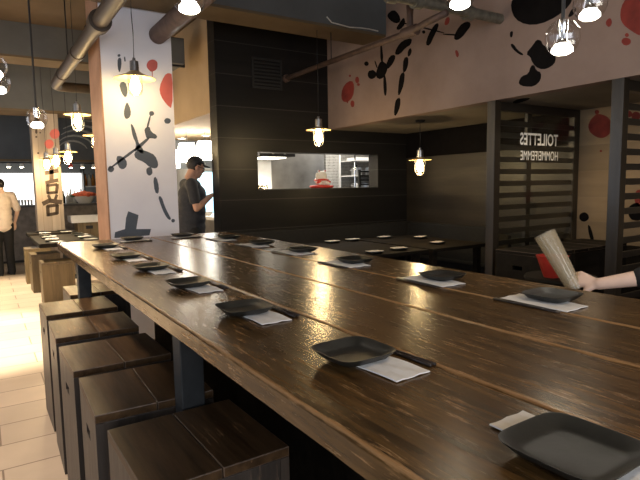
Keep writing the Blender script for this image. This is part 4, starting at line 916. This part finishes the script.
obj('light_track', B(box, -2.5, 2.25, 11.9, 11.95, 1.93, 1.96), M['iron'], fs, off=off)
for k in range(9):
    x = .28+k*.22
    t = thing('bar_spotlight', ['first', 'second', 'third', 'fourth', 'fifth', 'sixth', 'seventh', 'eighth', 'ninth'][k]+' small spotlight from the left under the bar fascia', 'light', (x, 11.92, 1.93), 0, 'small spotlights under the bar fascia')
    obj('housing', B(lathe, [(0, 0), (.03, 0), (.04, -.07), (0, -.07)], 12), M['white_gloss' if k % 3 else 'red'], t, 'auto'); obj('lens', B(lathe, [(0, -.071), (.036, -.071), (.03, -.08), (0, -.082)], 12), M['downlight'], t)
def bottle(label, x, y, z, h, mat, group):
    t = thing('bottle', label, 'bottle', (x, y, z), 0, group); r = h*.14
    obj('glass_body', B(lathe, [(0, 0), (r, 0), (r, h*.55), (r*.45, h*.72), (r*.38, h*.93), (0, h*.93)], 14), mat, t, True)
    obj('cap', B(lathe, [(0, h*.93), (r*.42, h*.93), (r*.42, h), (0, h)], 10), M['iron'], t)
names = ['first', 'second', 'third', 'fourth', 'fifth', 'sixth', 'seventh', 'eighth']
for k in range(8):
    bottle('%s bottle from the left on the bar counter beside the plank pillar' % names[k], 1.40+.068*k, 12.21+.05*(k % 2), 1.1205, .30-.03*(k % 3), M[['bottle_clear', 'bottle', 'bottle_clear', 'bottle_clear', 'bottle_clear', 'bottle', 'bottle', 'bottle'][k]], 'bottles on the bar counter')
for k in range(5):
    bottle('%s bottle from the left on the shelf beside the bright panel' % names[k], 2.06+.082*k, 13.2, 1.486, .28, M[['amber', 'bottle_clear', 'amber', 'bottle', 'amber'][k]], 'bottles on the back shelf')
for k in range(9):
    bm = B(lathe, [(0, 0), (.018, 0), (.025, .1), (.023, .1), (.016, .006), (0, .006)], 14, (.42+.055*k, 12.1, 1.1205))
    tag(obj('drinking_glass', bm, M['bottle_clear'], None, 'auto'), '%s glass from the left on the bar behind the person in cream' % ORD[min(k, 7)].replace('nearest', 'first') if k < 8 else 'last glass on the right of the row on the bar', 'glass', 'glasses lined up on the bar')
fb = thing('food_bowl', 'white bowl heaped with coral red food on the bar counter', 'bowl', (1.82, 11.91, 1.1205))
obj('bowl', B(lathe, [(0, 0), (.12, 0), (.22, .15), (.215, .15), (.11, .01), (0, .01)], 24), M['white_gloss'], fb, 'auto')
bm = bmesh.new()
for k in range(26):
    a, q = k*2.4, .21*math.sqrt(k/26); ball(bm, (q*math.cos(a), q*math.sin(a), .17+.05*(1-q/.21)), (.06, .05, .045), 8)
weld(bm, .018, 'food_heap', M['coral'], fb, 1)
obj('leaf_garnish', B(ball, (-.21, -.05, .155), (.07, .06, .025), 10), M['green'], fb, True)
wc = thing('wooden_cabinet', 'pale wooden cabinet with a dark hand hole under the white tray', 'cabinet', (1.66, 10.6, 0)); off = wc.location.copy()
bm = B(box, 1.46, 1.90, 10.5, 10.9, 0, .80, .006); obj('body', bm, M['pale_stool'], wc, off=off)
obj('hand_hole', B(box, 1.60, 1.72, 10.492, 10.50, .68, .74, .002), M['iron'], wc, off=off)
ty = thing('serving_tray', 'white serving tray on the pale wooden cabinet', 'tray', (1.62, 10.7, .8005))
obj('tray_base', B(box, -.26, .28, -.22, .2, 0, .03, .005), M['white_gloss'], ty)
for q in ((-.27, -.26, -.22, .2, .03, .12), (.28, .29, -.22, .2, .03, .12), (-.26, .28, -.23, -.22, .0, .12), (-.26, .28, .19, .2, .03, .12)): obj('rim', B(box, *q), M['white_gloss'], ty)
GFT = 'dark dining tables at the left'
def dining(label, x0, x1, y0, y1):
    t = thing('dining_table', label, 'table', ((x0+x1)/2, (y0+y1)/2, 0), 0, GFT); off = t.location.copy()
    obj('tabletop', B(box, x0, x1, y0, y1, .70, .75, .005), M['cab_wood'], t, off=off)
    cx, cy = (x0+x1)/2+.18, (y0+y1)/2
    obj('pillar', B(box, cx-.04, cx+.04, cy-.04, cy+.04, .02, .70), M['steel_leg'], t, off=off); obj('foot_plate', B(box, cx-.16, cx+.16, cy-.18, cy+.18, 0, .02), M['steel_leg'], t, off=off)
dining('dark dining table beyond the far end of the long table', .56, 1.32, 7.2, 8.62)
dining('farther dark dining table in front of the plank pillar', .56, 1.25, 9.0, 9.45)
for i, (x, y, z) in enumerate(((.72, 7.5, .75), (.72, 8.0, .75), (.74, 8.42, .75), (1.14, 7.6, .75), (1.14, 8.1, .75), (1.16, 8.45, .75), (.75, 9.2, .75), (1.05, 9.2, .75))):
    lp = ['nearest left', 'middle left', 'far left', 'nearest right', 'middle right', 'far right', 'left', 'right'][i]+' setting, '+('dining table beyond the long table' if i < 6 else 'farther dining table by the pillar')
    again(pl0, (x, y, z), 0, 'black plate at the '+lp, 'plates on the dining tables at the left')
    again(bn0, (x+.05, y-.10, z), .2, 'white napkin at the '+lp, 'napkins on the dining tables at the left')

# ------------------------------------------------------------------ people
def limb(bm, pts, rad):
    for i, (p, r) in enumerate(zip(pts, rad)):
        ball(bm, p, r, 14)
        if i: tube(bm, pts[i-1], p, rad[i-1], r, 14)

def hand(bm, wrist, d, up, grip=.6, side=1, s=1.):
    """palm, four unequal bent fingers and a thumb from the side of the palm; d: pointing direction, up: back of the hand"""
    w = Vector(wrist); d = Vector(d).normalized(); up = (Vector(up)-d*Vector(up).dot(d)).normalized(); lat = d.cross(up)*side
    for k in (-1, 0, 1):
        tube(bm, w, w+d*.085*s+lat*k*.026*s, .017*s, .0145*s, 10); ball(bm, w+d*.085*s+lat*k*.026*s, .0148*s, 10)
    for k, L in enumerate((.072, .080, .075, .058)):
        a = w+d*.088*s+lat*(.031-.0207*k)*s
        b1 = a+(d*math.cos(grip)-up*math.sin(grip))*L*.5*s
        b2 = b1+(d*math.cos(grip*2.2)-up*math.sin(grip*2.2))*L*.32*s
        b3 = b2+(d*math.cos(grip*3)-up*math.sin(grip*3))*L*.25*s
        limb(bm, [a, b1, b2, b3], [.0095*s, .009*s, .0083*s, .0072*s])
    a = w+d*.025*s+lat*.030*s
    b1 = a+(d*.6+lat*.75-up*.3*grip).normalized()*.042*s
    b2 = b1+(d*.9+lat*.1-up*.7*grip).normalized()*.032*s
    limb(bm, [w+d*.01*s+lat*.012*s, a, b1, b2], [.014*s, .0125*s, .0105*s, .0088*s])

def head_parts(hc, tilt, yaw=0.):
    """transform for a head whose centre is hc, looking along +x"""
    return Matrix.Translation(hc) @ Matrix.Rotation(yaw, 4, 'Z') @ Matrix.Rotation(tilt, 4, 'Y')

def add_head(bm, T):
    hb = bmesh.new()
    ball(hb, (-.008, 0, .028), (.098, .076, .092), 20); ball(hb, (.03, 0, -.05), (.062, .054, .068), 16); ball(hb, (.055, 0, -.088), (.03, .033, .025), 12)
    ball(hb, (.070, 0, .035), (.022, .052, .016), 12)                    # brow
    tube(hb, (.084, 0, .018), (.106, 0, -.022), .008, .012, 10); ball(hb, (.105, 0, -.024), (.014, .014, .011), 10)   # nose
    for s in (-1, 1):
        ball(hb, (.064, s*.038, -.018), (.024, .020, .022), 10)           # cheek
        ball(hb, (-.005, s*.079, -.008), (.020, .009, .031), 10)          # ear
    ball(hb, (.087, 0, -.054), (.011, .025, .006), 10); ball(hb, (.084, 0, -.066), (.011, .021, .007), 10)          # lips
    tube(hb, (-.025, 0, -.03), (-.045, 0, -.16), .054, .056, 16)
    hb.transform(T); me = bpy.data.meshes.new('h'); hb.to_mesh(me); hb.free(); bm.from_mesh(me); bpy.data.meshes.remove(me)

def eyes(T, parent, off=None):
    for s in (-1, 1):
        bm = B(ball, (.081, s*.031, .010), (.012, .014, .008), 10); bm.transform(T); e = obj('eye', bm, M['white_gloss'], parent, True)
        bm = B(ball, (.091, s*.031, .009), (.004, .006, .006), 8); bm.transform(T); obj('iris', bm, M['hair'], e, True)

def hair_cap(T, parent, mat, low=-.055):
    bm = bmesh.new(); ball(bm, (-.016, 0, .034), (.102, .082, .096), 24)
    kill = [v for v in bm.verts if (v.co.x > .045 and v.co.z < .075) or v.co.z < low or (v.co.x > .0 and v.co.z < .02)]
    bmesh.ops.delete(bm, geom=kill, context='VERTS')
    r = bmesh.ops.extrude_face_region(bm, geom=bm.faces[:])
    for v in [g for g in r['geom'] if isinstance(g, bmesh.types.BMVert)]: v.co = v.co*.955
    bmesh.ops.recalc_face_normals(bm, faces=bm.faces[:]); bm.transform(T)
    return obj('hair', bm, mat, parent, True)

def standing(t, arms, hc, tilt, yaw, skin, shirt, trousers, sleeve=.62, lean=.0, bulk_=1., feet=((.02, -.10), (-.03, .10))):
    """arms: for each side (shoulder, elbow, wrist, palm direction, back-of-hand direction, grip)"""
    T = head_parts(hc, tilt, yaw)
    body = bmesh.new(); add_head(body, T)
    tee = bmesh.new(); pant = bmesh.new()
    pel, wai, che = Vector((-.01, 0, .94)), Vector((.01+lean*.4, 0, 1.12)), Vector((lean, 0, 1.33))
    for bm, g in ((body, 0.), (tee, .016)):
        ball(bm, che, (.112+g, .160+g, .16+g), 20); ball(bm, wai, (.108+g*1.4, .142+g*1.4, .15+g), 20); ball(bm, pel, (.108+g, .152+g, .13+g), 20)
        ball(bm, che+Vector((0, 0, .10)), (.085+g, .165+g*.6, .07+g*.6), 16)
    tube(body, che+Vector((.0, 0, .12)), Vector(hc)+Vector((-.035, 0, -.10)), .062, .055, 16)
    for q in (0, .25, .5, .75, 1.):
        p = che.lerp(pel, q); ball(tee, p, (bulk_*(.125+.008*q), .172, .13), 20)
        ball(body, p, (.108, .148, .11), 16)
    ball(tee, pel+Vector((0, 0, -.07)), (bulk_*.128, .168, .10), 18)
    for s, (sh, el, wr, d, up, gr) in arms.items():
        sh, el, wr = Vector(sh), Vector(el), Vector(wr)
        limb(body, [sh, sh.lerp(el, .5), el, el.lerp(wr, .35), wr], [.052, .046, .038, .037, .025])
        hand(body, wr, d, up, gr, s)
        ls = sh.lerp(el, sleeve)
        limb(tee, [che+Vector((0, s*-.08, .09)), sh, ls], [.085, .068, .062])
        tube(tee, sh, ls, .068, .064, 16)
    for s, (fx, fy) in zip((-1, 1), feet):
        hip, knee, ank = Vector((-.005, s*.085, .90)), Vector((.025+fx*.5, s*.09+fy*.02, .49)), Vector((fx-.02, fy, .085))
        limb(body, [hip, hip.lerp(knee, .5), knee, knee.lerp(ank, .35), ank], [.085, .075, .052, .052, .036])
        limb(pant, [hip, hip.lerp(knee, .5), knee, ank+Vector((0, 0, -.03))], [.10, .09, .075, .066])
        limb(body, [ank, ank+Vector((.11, 0, -.05))], [.036, .03])
        sb = bmesh.new(); ball(sb, (fx+.10, fy, .045), (.075, .045, .043), 14); ball(sb, (fx-.01, fy, .05), (.075, .042, .048), 14); box(sb, fx-.085, fx+.17, fy-.04, fy+.04, 0.0, .025)
        weld(sb, .008, 'shoe', M['black_cloth'], t, 3)
    ball(pant, (-.01, 0, .93), (.123, .165, .115), 18)
    weld(body, .0075, 'body', skin, t, 5)
    weld(tee, .010, 'shirt', shirt, t, 6)
    weld(pant, .011, 'trousers', trousers, t, 6)
    return T

man = thing('person', 'person in dark shirt and black cap looking down, hands raised before them', 'person', (2.075, 6.04, 0), -.06)
T = standing(man, {-1: ((-.035, -.185, 1.445), (.0, -.235, 1.165), (.215, -.15, 1.315), (1, .15, .12), (0, 0, 1), .45),
                   1: ((-.01, .185, 1.445), (.05, .225, 1.18), (.26, .09, 1.30), (1, -.2, .1), (0, 0, 1), .45)},
             (.075, 0, 1.635), .30, 0., M['skin'], M['navy_shirt'], M['black_cloth'], .66, .02, 1.3)
hair_cap(T, man, M['hair']); eyes(T, man)
bm = bmesh.new(); ball(bm, (-.012, 0, .040), (.106, .086, .100), 24)
bmesh.ops.delete(bm, geom=[v for v in bm.verts if v.co.z < .045], context='VERTS')
r = bmesh.ops.extrude_face_region(bm, geom=bm.faces[:])
for v in [g for g in r['geom'] if isinstance(g, bmesh.types.BMVert)]: v.co = v.co*.965
bmesh.ops.recalc_face_normals(bm, faces=bm.faces[:]); bm.transform(T); cp = obj('cap', bm, M['cap'], man, True)
bm = bmesh.new(); ball(bm, (.098, 0, .050), (.068, .066, .010), 18); bm.transform(T); obj('cap_brim', bm, M['cap'], cp, True)
bm = bmesh.new(); ball(bm, (.090, 0, .078), (.010, .022, .014), 10); bm.transform(T); obj('cap_badge', bm, M['white_cloth'], cp, True)
bm = bmesh.new()
for s in (-1, 1):
    tube(bm, (.100, s*.010, .008), (.096, s*.058, .010), .004, None, 8); tube(bm, (.096, s*.058, .010), (.0, s*.083, .012), .003, None, 8); tube(bm, (.100, s*.012, -.012), (.096, s*.058, -.010), .003, None, 8)
bm.transform(T); obj('glasses', bm, M['iron'], man)

lady = thing('person', 'person in a cream shirt and dark trousers standing at the left edge by the bar', 'person', (.27, 10.2, 0), 1.75)
lady.scale = (.93, .93, .93)
T = standing(lady, {-1: ((.0, -.185, 1.43), (.03, -.27, 1.16), (.14, -.24, .94), (.4, .1, -1), (.9, -.4, .3), .35),
                    1: ((.0, .185, 1.43), (.05, .25, 1.17), (.22, .17, 1.10), (1, -.3, 0), (0, 0, 1), .4)},
             (.02, 0, 1.60), .1, .3, M['pale_skin'], M['cream_shirt'], M['black_cloth'], .9)
hair_cap(T, lady, M['hair'], -.085); eyes(T, lady)

# seated person beyond the right side of the table, only the forearm reaches into the picture
gx, gy = 2.47, .80
guest = thing('person', 'person in black whose pale forearm reaches in, gripping a tall tumbler', 'person', (gx, gy, 0), 0)
again(ST, (gx+.09, gy-.02, 0), 0, 'dark wooden box stool under the seated person in black beyond the table')['group'] = 'stools beyond the long table'
body, tee, pant = bmesh.new(), bmesh.new(), bmesh.new()
Tg = head_parts((-.03, 0, 1.535), .15, PI-.5)
add_head(body, Tg)
for bm, g in ((body, 0.), (tee, .015)):
    ball(bm, (0, 0, 1.23), (.11+g, .16+g, .16+g), 18); ball(bm, (.02, 0, 1.03), (.105+g, .14+g, .15+g), 18); ball(bm, (.03, 0, .83), (.115+g, .155+g, .12+g), 18); ball(bm, (0, 0, 1.33), (.08+g, .16+g, .065+g), 16)
tube(body, (0, 0, 1.36), (.0, 0, 1.46), .058, .054, 16)
SHO, ELB, WRI = Vector((-.0, .185, 1.33)), Vector((-.17, .17, 1.035)), Vector((-.315, .40, .972))
limb(body, [SHO, SHO.lerp(ELB, .5), ELB, ELB.lerp(WRI, .35), WRI], [.050, .044, .037, .036, .025])
hand(body, WRI, (-.15, 1, .12), (-.75, -.1, .65), .62, -1)
limb(tee, [(0, .08, 1.32), SHO, ELB, ELB.lerp(WRI, .42)], [.08, .066, .052, .047])
SH2, EL2, WR2 = Vector((0, -.185, 1.33)), Vector((-.06, -.24, 1.06)), Vector((-.10, -.12, .85))
limb(body, [SH2, SH2.lerp(EL2, .5), EL2, EL2.lerp(WR2, .35), WR2], [.050, .044, .037, .036, .025]); hand(body, WR2, (-.6, .5, -.25), (0, 0, 1), .35, 1)
limb(tee, [(0, -.08, 1.32), SH2, EL2, EL2.lerp(WR2, .6)], [.08, .066, .052, .045])
for s in (-1, 1):
    hip, knee, ank = Vector((.03, s*.09, .80)), Vector((-.33, s*.11, .76)), Vector((-.30, s*.12, .33))
    limb(body, [hip, hip.lerp(knee, .5), knee, knee.lerp(ank, .35), ank, ank+Vector((-.11, 0, -.05))], [.085, .075, .052, .052, .036, .03])
    limb(pant, [hip, hip.lerp(knee, .5), knee, ank], [.10, .088, .068, .056])
    sb = bmesh.new(); ball(sb, (-.40, s*.12, .28), (.075, .045, .043), 14); ball(sb, (-.29, s*.12, .285), (.075, .042, .048), 14); weld(sb, .009, 'shoe', M['black_cloth'], guest, 3)
ball(pant, (.04, 0, .80), (.13, .17, .105), 18)
weld(body, .0065, 'body', M['pale_skin'], guest, 4); weld(tee, .010, 'shirt', M['black_cloth'], guest, 5); weld(pant, .011, 'trousers', M['black_cloth'], guest, 5)
hair_cap(Tg, guest, M['hair']); eyes(Tg, guest)

tw = thing('tumbler', 'tall pale translucent ribbed tumbler held tilted in the hand beyond the table', 'tumbler', (2.125, 1.285, .935), 0)
tw.rotation_euler = Matrix.Rotation(0, 3, 'X').to_euler()
q = Vector((-.03, .145, .25)).to_track_quat('Z', 'Y'); tw.rotation_mode = 'QUATERNION'; tw.rotation_quaternion = q
bm = bmesh.new(); seg = 48; rings = []
for r, z in ((.0, .0), (.028, 0), (.030, .005), (.036, .10), (.042, .20), (.045, .27), (.0435, .27), (.034, .10), (.028, .012), (0, .012)):
    if r == 0: rings.append([bm.verts.new((0, 0, z))]); continue
    rings.append([bm.verts.new(((r+.0012*(k % 2))*math.cos(2*PI*k/seg), (r+.0012*(k % 2))*math.sin(2*PI*k/seg), z)) for k in range(seg)])
for A, C in zip(rings, rings[1:]):
    for k in range(seg):
        k2 = (k+1) % seg
        if len(A) == 1: bm.faces.new((A[0], C[k], C[k2]))
        elif len(C) == 1: bm.faces.new((A[k], A[k2], C[0]))
        else: bm.faces.new((A[k], A[k2], C[k2], C[k]))
bmesh.ops.recalc_face_normals(bm, faces=bm.faces[:])
obj('cup_wall', bm, M['tumbler'], tw); obj('rim_ring', B(lathe, [(.0435, .268), (.0465, .268), (.0475, .271), (.0465, .274), (.0435, .274)], 40), M['tumbler'], tw, True)
sd = thing('side_table', 'small dark round side table beyond the right edge of the long table', 'table', (3.02, 1.93, 0))
obj('tabletop', B(lathe, [(0, .79), (.21, .79), (.215, .80), (.21, .815), (0, .815)], 32), M['cab_wood'], sd, 'auto')
obj('pillar', B(lathe, [(0, .79), (.05, .79), (.025, .7), (.025, .04), (.16, .015), (.16, 0), (0, 0)], 24), M['iron'], sd, 'auto')
rb = thing('red_bowl', 'bright red flared bowl behind the tilted tumbler', 'bowl', (2.93, 1.93, .8155))
obj('bowl_wall', B(lathe, [(0, 0), (.045, 0), (.05, .01), (.085, .11), (.095, .135), (.09, .135), (.078, .105), (.043, .014), (0, .014)], 32), M['red'], rb, 'auto')
obj('foot_ring', B(lathe, [(.03, 0), (.046, 0), (.046, .004), (.03, .004)], 24), M['ink_red'], rb)

# ------------------------------------------------------------------ daylight, room lamps and added fill
W = bpy.data.worlds.new('world'); SC.world = W; W.use_nodes = True
W.node_tree.nodes['Background'].inputs['Color'].default_value = (.75, .85, 1., 1); W.node_tree.nodes['Background'].inputs['Strength'].default_value = .8
# sky light through the two left windows
light('window_daylight', 'AREA', (-3.25, .6, 1.75), 40, (.80, .87, 1.), None, (4.3, 2.3), (0, -PI/2, 0))
light('window_daylight', 'AREA', (-3.25, 6.6, 1.75), 60, (.9, .93, 1.), None, (3.9, 2.3), (0, -PI/2, 0))
# ceiling spots over the aisle and the room behind the camera, plus added fill
light('aisle_spot', 'SPOT', (-.1, 5.8, 3.3), 2300, (1., .86, .64), None, .06, (0, 0, 0), .80, .6)
light('aisle_spot', 'SPOT', (.0, 8.3, 3.3), 1300, (1., .86, .62), None, .06, (0, 0, 0), 1.1, .6)
light('room_spot', 'SPOT', (1.5, -.6, 3.3), 70, (1., .74, .44), None, .08, (0, 0, 0), 2.0, .8)
light('bulkhead_spot', 'SPOT', (1.7, 1.2, 3.2), 40, (1., .80, .58), None, .1, (0, -1.15, 0), 1.9, .8)
light('window_daylight', 'AREA', (.2, -2.45, 1.9), 120, (.88, .92, 1.), None, (3.4, 1.8), (PI/2, 0, 0))  # added frontal fill before the closed front wall, lights column and stools
light('corridor_light', 'SPOT', (4.35, 2.5, 2.06), 14, (1., .80, .55), None, .05, (0, 0, 0), 2.7, .6)  # added spot without a fixture, brightens the white lettering on the glass
light('aisle_spot', 'SPOT', (-.5, 3.3, 3.3), 420, (1., .82, .64), None, .1, (0, 0, 0), 1.3, .8)  # added lamp without a fixture, brightens the near aisle floor
# kitchen ceiling light
light('kitchen_light', 'AREA', (3.9, 6.4, 2.24), 42, (1., .94, .84), None, (2.6, .7), (0, 0, 0))
light('kitchen_light', 'AREA', (3.2, 8.0, 2.24), 9, (1., .95, .86), None, (1.2, 2.0), (0, 0, 0))
light('hood_light', 'SPOT', (3.40, 6.62, 1.775), 70, (1., .88, .68), None, .08, (0, 0, 0), 2.4, .8)

SC.view_settings.view_transform = 'Standard'; SC.view_settings.look = 'None'
SC.view_settings.exposure = 0.; SC.view_settings.gamma = 1.; SC.view_settings.use_curve_mapping = False
SC.cycles.max_bounces = 8; SC.cycles.transparent_max_bounces = 16; SC.cycles.caustics_reflective = False; SC.cycles.caustics_refractive = False
SC.cycles.use_denoising = True; SC.cycles.sample_clamp_indirect = 6.
